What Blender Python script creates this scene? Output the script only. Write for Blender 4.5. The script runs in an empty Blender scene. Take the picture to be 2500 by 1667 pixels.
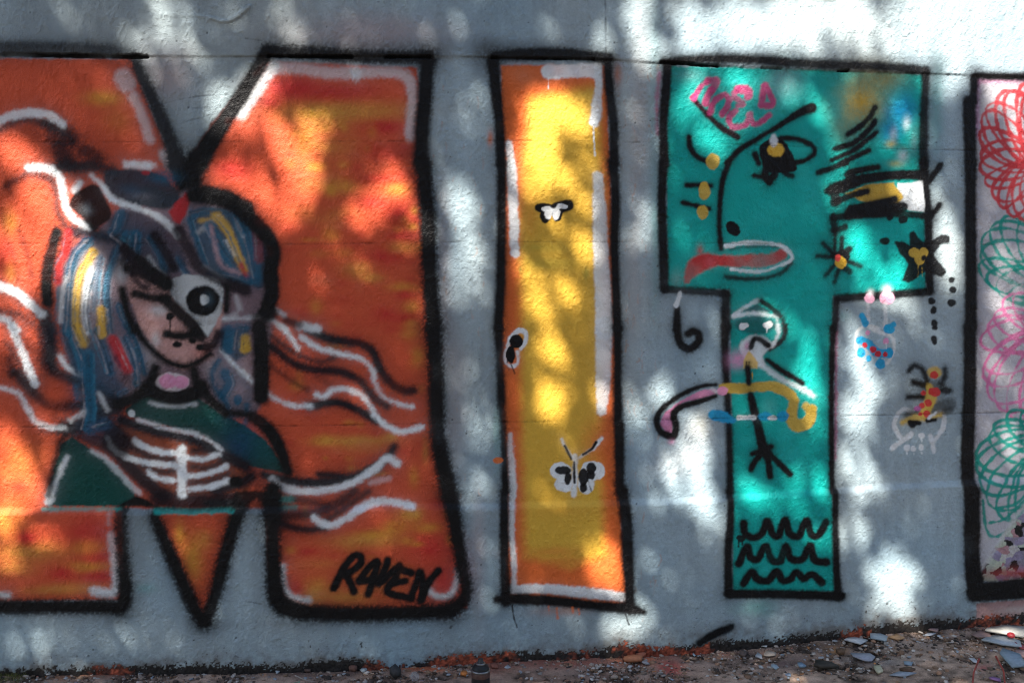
import bpy, math, random
import numpy as np
from mathutils import Vector

random.seed(7)
rng = np.random.default_rng(7)
R = math.radians
scene = bpy.context.scene
col = scene.collection

# ------------------------------------------------------------------ camera
CAM = np.array([-0.50, -3.90, 1.65]); YAW = R(6.0); PITCH = R(5.5); FPX = 2430.0
cam_data = bpy.data.cameras.new('camera'); cam_data.lens = FPX / 2500 * 36.0; cam_data.sensor_width = 36.0
cam_data.clip_start = 0.05; cam_data.clip_end = 3000
cam = bpy.data.objects.new('camera', cam_data); col.objects.link(cam)
cam.location = CAM; cam.rotation_euler = (R(90) - PITCH, 0, -YAW)
scene.camera = cam
# ------------------------------------------------------------------ sky, sun, exposure
SUN_EL, SUN_AZ = R(47), R(24)            # azimuth: to the left of straight behind the camera
SUN = np.array([-math.sin(SUN_AZ) * math.cos(SUN_EL), -math.cos(SUN_AZ) * math.cos(SUN_EL), math.sin(SUN_EL)])
world = bpy.data.worlds.new('World'); scene.world = world; world.use_nodes = True
wn = world.node_tree; bg = wn.nodes['Background']
sky = wn.nodes.new('ShaderNodeTexSky'); sky.sky_type = 'NISHITA'; sky.sun_disc = False
sky.sun_elevation = SUN_EL; sky.sun_rotation = math.atan2(SUN[0], SUN[1])
sky.air_density = 1.0; sky.dust_density = 1.0; sky.ozone_density = 1.0
wn.links.new(sky.outputs[0], bg.inputs[0]); bg.inputs[1].default_value = 0.08
sl = bpy.data.lights.new('sun', 'SUN'); sl.energy = 5.0; sl.angle = R(0.53); sl.color = (1.0, 0.92, 0.81)
so = bpy.data.objects.new('sun', sl); col.objects.link(so)
so.rotation_euler = Vector(SUN).to_track_quat('Z', 'Y').to_euler(); so.location = Vector(SUN) * 30
vs = scene.view_settings; vs.view_transform = 'Standard'; vs.look = 'None'; vs.exposure = 1.76; vs.gamma = 1.0
vs.use_curve_mapping = False
scene.cycles.max_bounces = 6; scene.cycles.filter_width = 1.05; scene.cycles.use_denoising = True

# ------------------------------------------------------------------ photograph <-> place
def _basis():
    fwd = np.array([math.sin(YAW) * math.cos(PITCH), math.cos(YAW) * math.cos(PITCH), -math.sin(PITCH)])
    right = np.array([math.cos(YAW), -math.sin(YAW), 0.0])
    return right, np.cross(right, fwd), fwd
CR, CU, CF = _basis()
def rays(px, py):
    a = (np.asarray(px, float) - 1250) / FPX; b = -(np.asarray(py, float) - 833.5) / FPX
    return CF + a[..., None] * CR + b[..., None] * CU
def to_wall(px, py):                       # the point of the wall plane (y = 0) seen at a pixel
    d = rays(px, py); t = -CAM[1] / d[..., 1]
    return CAM[0] + d[..., 0] * t, CAM[2] + d[..., 2] * t
def to_ground(px, py, z=0.0):
    d = rays(px, py); t = (z - CAM[2]) / d[..., 2]
    return CAM[0] + d[..., 0] * t, CAM[1] + d[..., 1] * t
def from_world(X, Y, Z):
    v = np.stack([np.asarray(X) - CAM[0], np.asarray(Y) - CAM[1], np.asarray(Z) - CAM[2]], -1)
    w = v @ CF
    return 1250 + FPX * (v @ CR) / w, 833.5 - FPX * (v @ CU) / w

TX = dict(a=0, b=500, c=1000, d=1500, e=1900)
def src(tile, pts):
    p = np.asarray(pts, float)
    if tile == 's': return p
    if tile == 'f': return p / 0.9408
    k = 3.358 if tile[1] == '3' else 3.92
    return p / k + np.array([TX[tile[0]], 400 * int(tile[1])])
def kof(tile):
    return 1.0 if tile == 's' else 0.9408 if tile == 'f' else (3.358 if tile[1] == '3' else 3.92)

# ------------------------------------------------------------------ the wall's paint, worked out on a fine grid of wall points
STEP = 0.0035
X0, X1, Z0, Z1 = -2.22, 2.36, -0.05, 2.84
NX = int((X1 - X0) / STEP) + 1; NZ = int((Z1 - Z0) / STEP) + 1
gx = X0 + np.arange(NX) * STEP; gz = Z0 + np.arange(NZ) * STEP
GX, GZ = np.meshgrid(gx, gz)
GS = 0.00167 / STEP                                     # grid cells per photo pixel, near enough
PX, PY = from_world(GX, np.zeros_like(GX), GZ)         # photo position of every grid point, for tracing

def vnoise(sx, sy, seed):
    r = np.random.default_rng(seed)
    h, w = int(NZ / sy) + 3, int(NX / sx) + 3
    g = r.random((h, w), dtype=np.float32)
    u = np.arange(NX) / sx; v = np.arange(NZ) / sy
    iu = u.astype(int); iv = v.astype(int); fu = (u - iu).astype(np.float32); fv = (v - iv).astype(np.float32)
    fu = fu * fu * (3 - 2 * fu); fv = fv * fv * (3 - 2 * fv)
    top = g[iv][:, iu] * (1 - fu) + g[iv][:, iu + 1] * fu
    bot = g[iv + 1][:, iu] * (1 - fu) + g[iv + 1][:, iu + 1] * fu
    return top * (1 - fv[:, None]) + bot * fv[:, None] - 0.5
def fbm(s, seed, oct=4, gain=0.5, ax=1.0, ay=1.0):
    out = np.zeros((NZ, NX), np.float32); a = 1.0
    for i in range(oct):
        out += a * vnoise(max(s * ax, 1.01), max(s * ay, 1.01), seed * 31 + i); a *= gain; s *= 0.5
    return out
N_EDGE = fbm(7, 1, 3, 0.6); N_FINE = vnoise(1.6, 1.6, 5) + 0.6 * vnoise(3, 3, 6)
N_MID = fbm(40, 2, 4); N_BIG = fbm(160, 3, 4); N_SPECK = vnoise(1.05, 1.05, 8)

C = np.empty((NZ, NX, 3), np.float32); RO = np.full((NZ, NX), 0.62, np.float32); LAB = np.zeros((NZ, NX), np.int16)
HT = np.zeros((NZ, NX), np.float32)
C[:] = np.array([0.30, 0.385, 0.43]); C *= (1 + 0.20 * N_BIG + 0.12 * N_MID + 0.06 * N_FINE + 0.13 * fbm(60, 41, 4, .6, .22, 2.5))[..., None]
C[..., 0] *= 1 + .14 * fbm(120, 42, 3); C[..., 2] *= 1 - .10 * fbm(120, 42, 3)

PARTS = [('plaster', None, None)]; PID = {'plaster': 0}; cur = [0]
def part(key, name=None, parent=None, label=None):
    """from here on strokes belong to the painted part called key"""
    if key not in PID:
        PID[key] = len(PARTS); PARTS.append((name or key, parent, label))
    cur[0] = PID[key]

def grid_of(p):
    X, Z = to_wall(p[:, 0], p[:, 1])
    return np.stack([(X - X0) / STEP, (Z - Z0) / STEP], -1)
def spline(p, step, closed=False):
    n = len(p)
    if n < 3 and not closed:
        m = max(2, int(np.hypot(*(p[-1] - p[0])[:2]) / step) + 1)
        t = np.linspace(0, 1, m)[:, None]; return p[0] * (1 - t) + p[-1] * t
    out = []
    for i in range(n if closed else n - 1):
        if closed: a, b, c, d = p[i - 1], p[i], p[(i + 1) % n], p[(i + 2) % n]
        else: a, b, c, d = p[max(i - 1, 0)], p[i], p[i + 1], p[min(i + 2, n - 1)]
        m = max(2, int(np.hypot(*(c - b)[:2]) / step) + 1)
        t = np.linspace(0, 1, m, endpoint=False)[:, None]
        out.append(0.5 * (2 * b + (c - a) * t + (2 * a - 5 * b + 4 * c - d) * t ** 2 + (3 * b - a - 3 * c + d) * t ** 3))
    if not closed: out.append(p[-1:])
    return np.concatenate(out)
def lay(ys, xs, a, c, rough, thr=0.45):
    a = a[..., None]
    C[ys, xs] = C[ys, xs] * (1 - a) + np.asarray(c, np.float32) * a
    a = a[..., 0]
    RO[ys, xs] = RO[ys, xs] * (1 - a) + rough * a
    L = LAB[ys, xs]; L[a > thr] = cur[0]
def cover(d, soft, op, ys, xs, grain, edge):
    d = d + N_EDGE[ys, xs] * edge
    t = np.clip(0.5 - d / (2 * soft), 0, 1); a = t * t * (3 - 2 * t)
    if grain: a = np.clip(a * (1 + grain * (N_FINE[ys, xs] * 2 - 0.3) * (1.0 - a) * 1.5), 0, 1)
    return a * op
def stroke(tile, w, c, pts, soft=5, op=1.0, rough=0.42, mist=0.25, grain=0.5, edge=1.6, closed=False):
    """spray line through pts; w, soft in photo pixels of the tile they were read from (soft: photo pixels)"""
    p = src(tile, pts); k = kof(tile)
    g = grid_of(p); s = np.hypot(*(grid_of(p[:1] + [[10, 0]]) - grid_of(p[:1]))[0]) / 10
    ws = np.asarray(w if np.ndim(w) else [w] * len(p), float) / k * s * 0.53
    if min(c) > .6: ws = ws * .92
    if max(c) < .03: grain = grain * .6
    if max(c) < .03 and op > .8: op = min(1.0, op * 1.07)
    ml = 2.6 * soft * s; soft = soft * s * (1.15 if max(c) < .03 else 1.1)
    if max(c) < .03 and mist >= .15: mist = min(.85, mist * 1.9)
    q = spline(np.column_stack([g, ws]), 1.2, closed)
    mr = 3.4 * ml + 4 if mist else soft * 1.5 + 3
    xa, xb = int(max(q[:, 0].min() - q[:, 2].max() - mr, 0)), int(min(q[:, 0].max() + q[:, 2].max() + mr, NX - 1)) + 1
    ya, yb = int(max(q[:, 1].min() - q[:, 2].max() - mr, 0)), int(min(q[:, 1].max() + q[:, 2].max() + mr, NZ - 1)) + 1
    if xb - xa < 2 or yb - ya < 2: return
    d = np.full((yb - ya, xb - xa), 1e3, np.float32)
    for x, y, r in q:
        e = r + mr
        i0, i1 = max(int(x - e), xa), min(int(x + e) + 2, xb); j0, j1 = max(int(y - e), ya), min(int(y + e) + 2, yb)
        if i1 <= i0 or j1 <= j0: continue
        dd = np.hypot(np.arange(i0, i1, dtype=np.float32)[None] - x, np.arange(j0, j1, dtype=np.float32)[:, None] - y) - r
        v = d[j0 - ya:j1 - ya, i0 - xa:i1 - xa]; np.minimum(v, dd, out=v)
    ys, xs = slice(ya, yb), slice(xa, xb)
    if mist:
        if max(c) > .2: mist = mist * .28; ml = ml * .8
        m = mist * np.exp(-np.maximum(d, 0) / ml) * np.clip(0.85 + 0.8 * N_FINE[ys, xs] + .5 * N_MID[ys, xs], 0, 1) * op
        m[d > mr - 1] = 0
        lay(ys, xs, m, c, rough, 0.6)
    if max(c) < .03: edge = edge * .55
    thin = np.clip(1.06 + (.22 if max(c) < .03 else .55) * N_MID[ys, xs] + .35 * np.minimum(N_BIG[ys, xs], 0), .5, 1)      # passes of the can are uneven
    lay(ys, xs, cover(d + (1 - thin) * 3, soft, op, ys, xs, grain, edge) * thin, c, rough)
def poly(tile, c, pts, soft=5, op=1.0, rough=0.42, smooth=False, grain=0.3, edge=1.6):
    g = grid_of(src(tile, pts)); s = GS
    soft = soft * s * 0.75
    if smooth: g = spline(g, 4, True)
    pad = soft * 1.5 + 3
    xa, xb = int(max(g[:, 0].min() - pad, 0)), int(min(g[:, 0].max() + pad, NX - 1)) + 1
    ya, yb = int(max(g[:, 1].min() - pad, 0)), int(min(g[:, 1].max() + pad, NZ - 1)) + 1
    if xb - xa < 2 or yb - ya < 2: return
    x = np.arange(xa, xb, dtype=np.float32)[None]; y = np.arange(ya, yb, dtype=np.float32)[:, None]
    d2 = np.full((yb - ya, xb - xa), 1e9, np.float32); ins = np.zeros(d2.shape, bool)
    for i in range(len(g)):
        (ax, ay), (bx, by) = g[i], g[(i + 1) % len(g)]
        ex, ey = bx - ax, by - ay; L = ex * ex + ey * ey + 1e-9
        t = np.clip(((x - ax) * ex + (y - ay) * ey) / L, 0, 1)
        np.minimum(d2, (x - ax - t * ex) ** 2 + (y - ay - t * ey) ** 2, out=d2)
        if abs(ey) > 1e-9: ins ^= ((y >= min(ay, by)) & (y < max(ay, by))) & (x < ax + (y - ay) / ey * ex)
    d = np.sqrt(d2); d[ins] *= -1
    ys, xs = slice(ya, yb), slice(xa, xb)
    lay(ys, xs, cover(d, soft, op, ys, xs, grain, edge), c, rough)
def blob(tile, c, x, y, rx, ry=None, op=1.0, soft=4, rot=0, rough=0.42, grain=0.4):
    """a solid dab (an ellipse with a sprayed edge)"""
    ry = rx if ry is None else ry
    t = np.linspace(0, 2 * math.pi, 18, endpoint=False); a = R(rot)
    ex, ey = rx * np.cos(t), ry * np.sin(t)
    poly(tile, c, np.stack([x + ex * math.cos(a) - ey * math.sin(a), y + ex * math.sin(a) + ey * math.cos(a)], -1), soft, op, rough, True, grain)
def puff(tile, c, x, y, rx, ry=None, op=0.7, rough=0.45, mottle=0.6):
    """a soft cloud of spray"""
    ry = rx if ry is None else ry
    p = src(tile, [[x, y]]); k = kof(tile); g = grid_of(p)[0]; s = GS
    rx, ry = rx / k * s, ry / k * s
    xa, xb = int(max(g[0] - 2.2 * rx, 0)), int(min(g[0] + 2.2 * rx, NX - 1)) + 1
    ya, yb = int(max(g[1] - 2.2 * ry, 0)), int(min(g[1] + 2.2 * ry, NZ - 1)) + 1
    if xb - xa < 2 or yb - ya < 2: return
    ys, xs = slice(ya, yb), slice(xa, xb)
    X = (np.arange(xa, xb, dtype=np.float32)[None] - g[0]) / rx; Y = (np.arange(ya, yb, dtype=np.float32)[:, None] - g[1]) / ry
    d = np.sqrt(X * X + Y * Y) + mottle * N_MID[ys, xs] * 0.8
    a = np.exp(-np.clip(d, 0, 9) ** 2 * 1.3) * op * np.clip(1.0 + 0.35 * N_FINE[ys, xs], 0, 1.1)
    edge = np.clip((2.15 - np.sqrt(X * X + Y * Y)) / 0.5, 0, 1)
    lay(ys, xs, np.clip(a * edge, 0, 1), c, rough, 2.0)

K = (0.006, 0.006, 0.007); WH = (0.76, 0.81, 0.84); OR = (0.62, 0.095, 0.040); RD = (0.54, 0.022, 0.026); YE = (0.68, 0.40, 0.04)
TE = (0.004, 0.385, 0.345); BL = (0.010, 0.110, 0.20); PU = (0.009, 0.005, 0.009); GN = (0.004, 0.065, 0.055); PK = (0.70, 0.27, 0.46)
CY = (0.01, 0.30, 0.55); MU = (0.58, 0.38, 0.06); MG = (0.48, 0.045, 0.17); FL = (0.62, 0.35, 0.32)
# ================================================================== the mural
# faint oversprays and stains on the bare plaster
for (t, c, x, y, rx, ry, o) in [
    ('b0', (.42,.27,.26), 1500, 350, 700, 220, .45), ('b1', (.44,.33,.32), 2280, 900, 70, 900, .35), ('c2', (.44,.34,.33), 420, 700, 120, 900, .3),
    ('a0', (.40,.24,.23), 1600, 700, 260, 260, .45), ('c3', (.42,.29,.28), 560, 500, 60, 500, .35), ('c0', (.42,.30,.26), 2200, 1000, 110, 700, .25),
    ('c1', (.42,.29,.25), 2150, 900, 90, 1000, .22), ('d2', (.60,.60,.58), 760, 1000, 260, 260, .5), ('d2', (.56,.50,.36), 850, 900, 100, 160, .3),
    ('d2', (.62,.62,.61), 560, 1300, 360, 200, .35), ('d3', (.12,.38,.35), 1150, 930, 190, 90, .55), ('d0', (.16,.36,.36), 380, 900, 60, 900, .3),
    ('d1', (.10,.38,.36), 400, 700, 50, 700, .35), ('c2', (.20,.42,.40), 840, 1000, 40, 400, .4), ('e0', (.07,.30,.29), 1510, 1050, 90, 480, .5),
    ('e2', (.30,.36,.37), 600, 1300, 80, 500, .35), ('a3', (.10,.38,.35), 1200, 780, 90, 50, .35), ('c3', (.50,.22,.13), 1250, 960, 260, 50, .5),
    ('c0', (.62,.18,.08), 1985, 720, 50, 110, .7), ('c0', (.62,.18,.08), 770, 1330, 32, 80, .8), ('a0', (.22,.25,.27), 500, 300, 900, 200, .25)]:
    puff(t, c, x, y, rx, ry, o, 0.6)
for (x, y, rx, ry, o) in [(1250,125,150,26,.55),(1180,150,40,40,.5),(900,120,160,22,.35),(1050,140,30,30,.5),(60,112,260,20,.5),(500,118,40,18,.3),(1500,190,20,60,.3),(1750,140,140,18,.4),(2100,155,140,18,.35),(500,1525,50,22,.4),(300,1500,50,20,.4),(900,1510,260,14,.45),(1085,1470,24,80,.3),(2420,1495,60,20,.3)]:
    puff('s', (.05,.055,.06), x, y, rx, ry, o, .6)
for i in range(420):
    x, y = rng.uniform(0, 2500), rng.uniform(0, 1600); gq = grid_of(np.array([[x, y]]))[0].astype(int)
    if 2 < gq[0] < NX - 3 and 2 < gq[1] < NZ - 3:
        C[gq[1]:gq[1] + 1 + i % 2, gq[0]:gq[0] + 1 + (i // 2) % 2] *= .45; HT[gq[1]:gq[1] + 1 + i % 2, gq[0]:gq[0] + 1 + (i // 2) % 2] -= .0012
# rusty run marks between the letters
for i in range(230):
    x = rng.uniform(1478, 1612); y = rng.uniform(150, 1500)
    if i > 150: x = rng.uniform(1055, 1180)
    l = rng.uniform(6, 30)
    stroke('s', rng.uniform(1.5, 3), (.42, .22, .13), [[x, y], [x + rng.uniform(-3, 3), y + l * .5], [x + rng.uniform(-5, 6), y + l]], 2, rng.uniform(.15, .5), .6, 0)

# ------------------------------------------------ letter M
part('m', 'painted_letter', None, 'orange letter M mottled with red and yellow')
poly('s', OR, [[-95,142],[322,144],[372,280],[437,430],[520,300],[640,150],[1020,165],[1030,350],[1045,690],[1062,1060],[1118,1280],[1140,1480],
              [760,1486],[690,1450],[655,1380],[650,1240],[588,1240],[500,1510],[380,1240],[300,1240],[306,1460],[-95,1466]], 6)
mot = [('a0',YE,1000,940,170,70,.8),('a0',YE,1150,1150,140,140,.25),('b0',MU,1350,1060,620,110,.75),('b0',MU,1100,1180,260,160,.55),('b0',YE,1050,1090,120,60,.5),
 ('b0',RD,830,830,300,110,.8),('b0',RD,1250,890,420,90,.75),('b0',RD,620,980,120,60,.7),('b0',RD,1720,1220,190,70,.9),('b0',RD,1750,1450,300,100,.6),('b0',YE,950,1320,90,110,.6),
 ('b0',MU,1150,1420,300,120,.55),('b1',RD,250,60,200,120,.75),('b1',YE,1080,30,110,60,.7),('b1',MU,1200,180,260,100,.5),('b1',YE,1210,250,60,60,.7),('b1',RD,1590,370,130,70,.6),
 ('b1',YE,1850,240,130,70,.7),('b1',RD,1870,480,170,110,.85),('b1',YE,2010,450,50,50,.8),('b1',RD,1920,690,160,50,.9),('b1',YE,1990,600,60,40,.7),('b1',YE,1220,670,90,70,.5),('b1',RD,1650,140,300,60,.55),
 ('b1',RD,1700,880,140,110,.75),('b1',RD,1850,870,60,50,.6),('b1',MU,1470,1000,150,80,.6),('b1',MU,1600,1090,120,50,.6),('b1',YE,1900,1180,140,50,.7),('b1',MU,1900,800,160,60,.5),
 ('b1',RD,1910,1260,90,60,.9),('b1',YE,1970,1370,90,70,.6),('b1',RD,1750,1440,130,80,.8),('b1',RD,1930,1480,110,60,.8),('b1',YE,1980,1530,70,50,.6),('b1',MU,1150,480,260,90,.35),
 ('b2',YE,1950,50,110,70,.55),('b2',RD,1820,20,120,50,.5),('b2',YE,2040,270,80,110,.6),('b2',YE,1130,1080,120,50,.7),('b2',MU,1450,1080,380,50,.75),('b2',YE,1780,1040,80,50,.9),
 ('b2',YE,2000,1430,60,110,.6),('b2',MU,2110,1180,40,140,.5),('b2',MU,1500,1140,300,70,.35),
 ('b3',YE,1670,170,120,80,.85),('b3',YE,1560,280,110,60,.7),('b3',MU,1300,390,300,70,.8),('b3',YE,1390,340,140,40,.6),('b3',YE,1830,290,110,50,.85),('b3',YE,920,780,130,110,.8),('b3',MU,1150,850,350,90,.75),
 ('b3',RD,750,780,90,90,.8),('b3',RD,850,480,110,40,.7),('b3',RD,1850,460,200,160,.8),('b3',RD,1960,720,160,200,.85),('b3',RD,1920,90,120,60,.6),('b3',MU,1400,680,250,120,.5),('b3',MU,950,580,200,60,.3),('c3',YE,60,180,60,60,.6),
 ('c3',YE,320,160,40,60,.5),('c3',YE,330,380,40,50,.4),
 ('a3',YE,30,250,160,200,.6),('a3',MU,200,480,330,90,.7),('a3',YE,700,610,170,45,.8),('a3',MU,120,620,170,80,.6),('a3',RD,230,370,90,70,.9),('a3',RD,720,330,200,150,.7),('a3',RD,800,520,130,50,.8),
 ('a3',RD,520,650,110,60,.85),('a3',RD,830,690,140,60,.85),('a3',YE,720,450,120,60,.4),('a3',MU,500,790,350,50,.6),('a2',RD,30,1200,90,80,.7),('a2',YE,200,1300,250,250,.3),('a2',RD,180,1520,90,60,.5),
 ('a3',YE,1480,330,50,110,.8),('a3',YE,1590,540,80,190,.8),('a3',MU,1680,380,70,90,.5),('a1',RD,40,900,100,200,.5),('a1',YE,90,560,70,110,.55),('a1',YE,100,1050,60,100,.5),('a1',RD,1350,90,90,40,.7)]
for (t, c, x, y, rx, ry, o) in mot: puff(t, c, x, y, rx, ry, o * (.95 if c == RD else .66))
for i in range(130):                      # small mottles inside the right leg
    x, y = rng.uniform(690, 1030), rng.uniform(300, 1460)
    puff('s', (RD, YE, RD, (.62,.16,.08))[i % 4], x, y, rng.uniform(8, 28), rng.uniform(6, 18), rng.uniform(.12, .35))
part('m_hi', 'highlight', 'm')
for (t, w, p, o) in [('b0',120,[[660,630],[560,760],[450,930],[340,1090]],.95),('b0',120,[[650,650],[900,660],[1200,700],[1450,690]],.55),('b0',110,[[1440,700],[1800,690],[1950,760],[1990,950],[1975,1150],[1970,1310]],.6),
   ('a0',200,[[1190,750],[1210,790]],.55),('a0',110,[[1280,930],[1360,1100],[1430,1330]],.5),('a0',110,[[1570,1480],[1640,1600]],.75),('b3',62,[[645,600],[640,720],[700,840],[850,885]],.95),
   ('c3',55,[[150,790],[220,840],[310,840],[375,770],[402,640]],.95),('a3',88,[[915,350],[940,500],[965,700],[930,815],[780,800]],.95),('a3',60,[[-20,830],[80,840]],.9),('a3',40,[[905,180],[900,260]],.6),('b0',60,[[1420,700],[1450,770]],.4)]:
    stroke(t, w, WH, p, 8, o, mist=.35)
part('m_out', 'outline', 'm')
MK = dict(mist=.45)
K1 = (.02, .022, .026)
stroke('a0', 120, K1, [[-350,480],[300,475],[800,480],[1100,500]], 7, .72, mist=.45)
stroke('a0', [90,105,115,120,170], K1, [[1280,560],[1380,780],[1510,1060],[1630,1350],[1710,1600]], 7, .93, mist=.45)
stroke('a1', [170,230], K1, [[1690,0],[1800,190]], 9, .97)
stroke('b0', [130,140,150,170,190], K, [[600,500],[430,790],[240,1080],[60,1350],[-60,1568]], 6, .95)
stroke('a1', [190,220], K, [[1880,-40],[1800,180]], 8, .97)
stroke('b0', [100,110,110,110], K, [[610,490],[1000,510],[1500,545],[2150,555]], 7, .86, mist=.45)
stroke('b0', [140,150,150,140], K, [[2130,570],[2110,900],[2080,1250],[2070,1568]], 8, .95)
stroke('b1', [140,140,145,140,140], K, [[2090,0],[2125,400],[2140,700],[2155,1100],[2190,1568]], 7, mist=.45)
stroke('b2', [140,140,140,140,150], K, [[2190,0],[2210,400],[2225,900],[2240,1100],[2330,1568]], 7, mist=.45)
stroke('c3', [115,110,105,100,110,110], K, [[330,40],[370,250],[420,550],[460,780],[430,890],[340,950]], 7, mist=.45)
stroke('b3', [110,110,115,140,140,115,110,105], K, [[2015,965],[1500,985],[1000,985],[720,955],[600,860],[565,600],[560,300],[545,120]], 7, mist=.45)
stroke('a3', [110,110,110,120,110,100,95,100], K, [[-330,935],[500,930],[850,930],[1000,930],[1035,800],[1010,500],[995,300],[1000,150]], 7, mist=.45)
stroke('a3', [80,100,105,105,100], K, [[1275,200],[1370,420],[1490,700],[1610,960],[1680,1050]], 7, mist=.45)
stroke('a3', [100,105,110,110,110], K, [[1690,1040],[1765,850],[1840,550],[1910,300],[1975,130]], 7, mist=.45)
stroke('s', 34, K, [[-95,130],[-92,700],[-95,1475]], 6)

# ------------------------------------------------ the girl
part('girl', 'painted_girl', None, 'painted girl with blue streaked hair and one skull eye')
HB = (.19, .15, .18)
poly('f', HB, [[200,560],[250,500],[330,430],[400,445],[440,435],[520,460],[590,530],[622,640],[625,780],[595,880],[590,945],[480,960],[280,925],[235,965],[190,945],[165,860],[140,760],[130,650],[160,585]], 10, .92, smooth=True)
puff('a1', (.50,.50,.52), 900, 1050, 170, 300, .6); puff('a2', (.52,.46,.48), 1420, 300, 110, 230, .85); puff('b2', (.5,.42,.42), 60, 330, 90, 160, .7); puff('a1', (.03,.05,.08), 1350, 620, 300, 120, .6); puff('a2', (.05,.07,.11), 800, 450, 160, 260, .6); puff('b2', (.45,.36,.38), 300, 500, 150, 250, .6)
puff('a1', WH, 800, 1250, 130, 320, .5); puff('a1', (.45,.30,.34), 1350, 560, 250, 120, .6); puff('b1', (.50,.45,.46), 60, 850, 150, 300, .5)
puff('a1', OR, 740, 200, 120, 140, .5); puff('a1', RD, 1640, 650, 60, 90, .3)
part('dress', 'dress', 'girl', 'dark green dress')
poly('a2', GN, [[1200,790],[1380,620],[1560,690],[1880,650],[2100,810],[2352,930],[2560,1090],[2700,1280],[2740,1390],[2520,1350],[2310,1300],[2150,1190],[1950,1040],[1700,970],[1400,890],[1230,840]], 5)
poly('a2', GN, [[690,1040],[880,1160],[1100,1310],[1250,1480],[1330,1700],[1120,1705],[460,1705],[480,1500],[520,1330],[590,1110]], 5)
puff('b2', (.008,.05,.13), 300, 1150, 230, 240, .7); puff('b2', (.01,.10,.12), 600, 1200, 120, 150, .5)
stroke('a3', 52, TE, [[1290,150],[1600,152],[1900,140]], 4, .9, mist=.1); stroke('a3', 40, TE, [[360,140],[700,140],[980,140]], 5, .7, mist=.1); stroke('b3', 60, TE, [[560,60],[720,60]], 7, .8)
stroke('b3', 50, TE, [[620,130],[740,120]], 6, .6); stroke('a3', 70, (.01,.22,.2), [[1700,90],[1900,80]], 8, .8)
part('belly', 'ribcage', 'girl', 'white painted ribs over an orange belly')
poly('a2', (.40,.085,.03), [[1120,890],[1400,960],[1700,1040],[2000,1130],[2230,1280],[2420,1420],[2360,1620],[1500,1600],[1250,1400],[1030,1130]], 8)
for (w, p, o) in [(100,[[1160,880],[1500,990],[1900,1085],[2150,1220],[2352,1330]],.95),(130,[[1040,1080],[1200,1290],[1400,1480],[1560,1600]],.85),(60,[[1250,1130],[1450,1230],[1660,1260]],.8),
   (50,[[1850,1330],[2000,1340],[2130,1280]],.8),(45,[[1380,1320],[1520,1370],[1660,1370]],.8),(45,[[1830,1480],[2000,1460],[2180,1400]],.7),(110,[[2080,1540],[2300,1480],[2400,1420]],.9),(60,[[1850,1170],[2000,1150]],.8)]:
    stroke('a2', w, PU, p, 8, o)
stroke('a3', 130, PU, [[1300,60],[1600,80],[1900,60]], 9, .85)
for (w, p) in [(66,[[1035,1050],[1110,1180],[1300,1260],[1500,1300],[1685,1315]]),(62,[[1285,1080],[1400,1140],[1550,1190],[1690,1200]]),(62,[[1425,1375],[1520,1440],[1650,1455]]),(95,[[1740,1160],[1745,1400],[1745,1590]]),
    (58,[[1800,1245],[1950,1255],[2090,1205]]),(60,[[1800,1420],[2000,1390],[2165,1325]]),(58,[[1810,1540],[2000,1520],[2190,1460]])]:
    stroke('a2', w, WH, p, 5, .97, mist=.2)
part('strand', 'dark_strand', 'girl')
for (t, w, p, o) in [('a2',110,[[480,60],[500,380],[650,480],[850,530],[1000,620],[1130,710]],.92),('a2',100,[[150,430],[350,640],[550,740],[850,735]],.85),('a2',140,[[620,960],[760,930],[950,820],[1100,760]],.9),
   ('a2',150,[[700,980],[900,1060],[1150,1180]],.75),('a2',160,[[900,800],[1050,960],[1180,1080]],.9),('a2',60,[[60,150],[170,300],[250,450],[330,560]],.6),('a2',60,[[90,300],[110,450]],.5),('a2',150,[[440,0],[460,300]],.75),('a2',50,[[390,990],[560,990]],.5),
   ('a1',70,[[60,210],[280,90],[400,120],[500,170],[540,300],[560,460],[630,600],[730,660]],.72),('a1',90,[[560,30],[900,40],[1080,60]],.85),('a1',90,[[640,-20],[760,20],[900,10]],.8),('a1',100,[[700,640],[850,660],[1000,700],[1100,720]],.85),
   ('a0',110,[[450,1190],[640,1270],[700,1350]],.85),('a0',60,[[0,1240],[150,1160],[320,1150],[500,1210]],.75),('a0',130,[[520,1330],[640,1340]],.7),('a0',150,[[580,1420],[640,1568]],.75),('a0',130,[[820,1440],[940,1530]],.8),
   ('a1',50,[[20,560],[60,720],[130,900],[170,1100]],.35),('a1',40,[[180,640],[260,850],[300,1080]],.5),('a1',60,[[0,1220],[120,1260],[200,1330]],.5),('a1',60,[[0,1410],[180,1440],[300,1530]],.6),('a1',120,[[430,1440],[470,1568]],.85)]:
    stroke(t, w, PU, p, 9, o)
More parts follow.
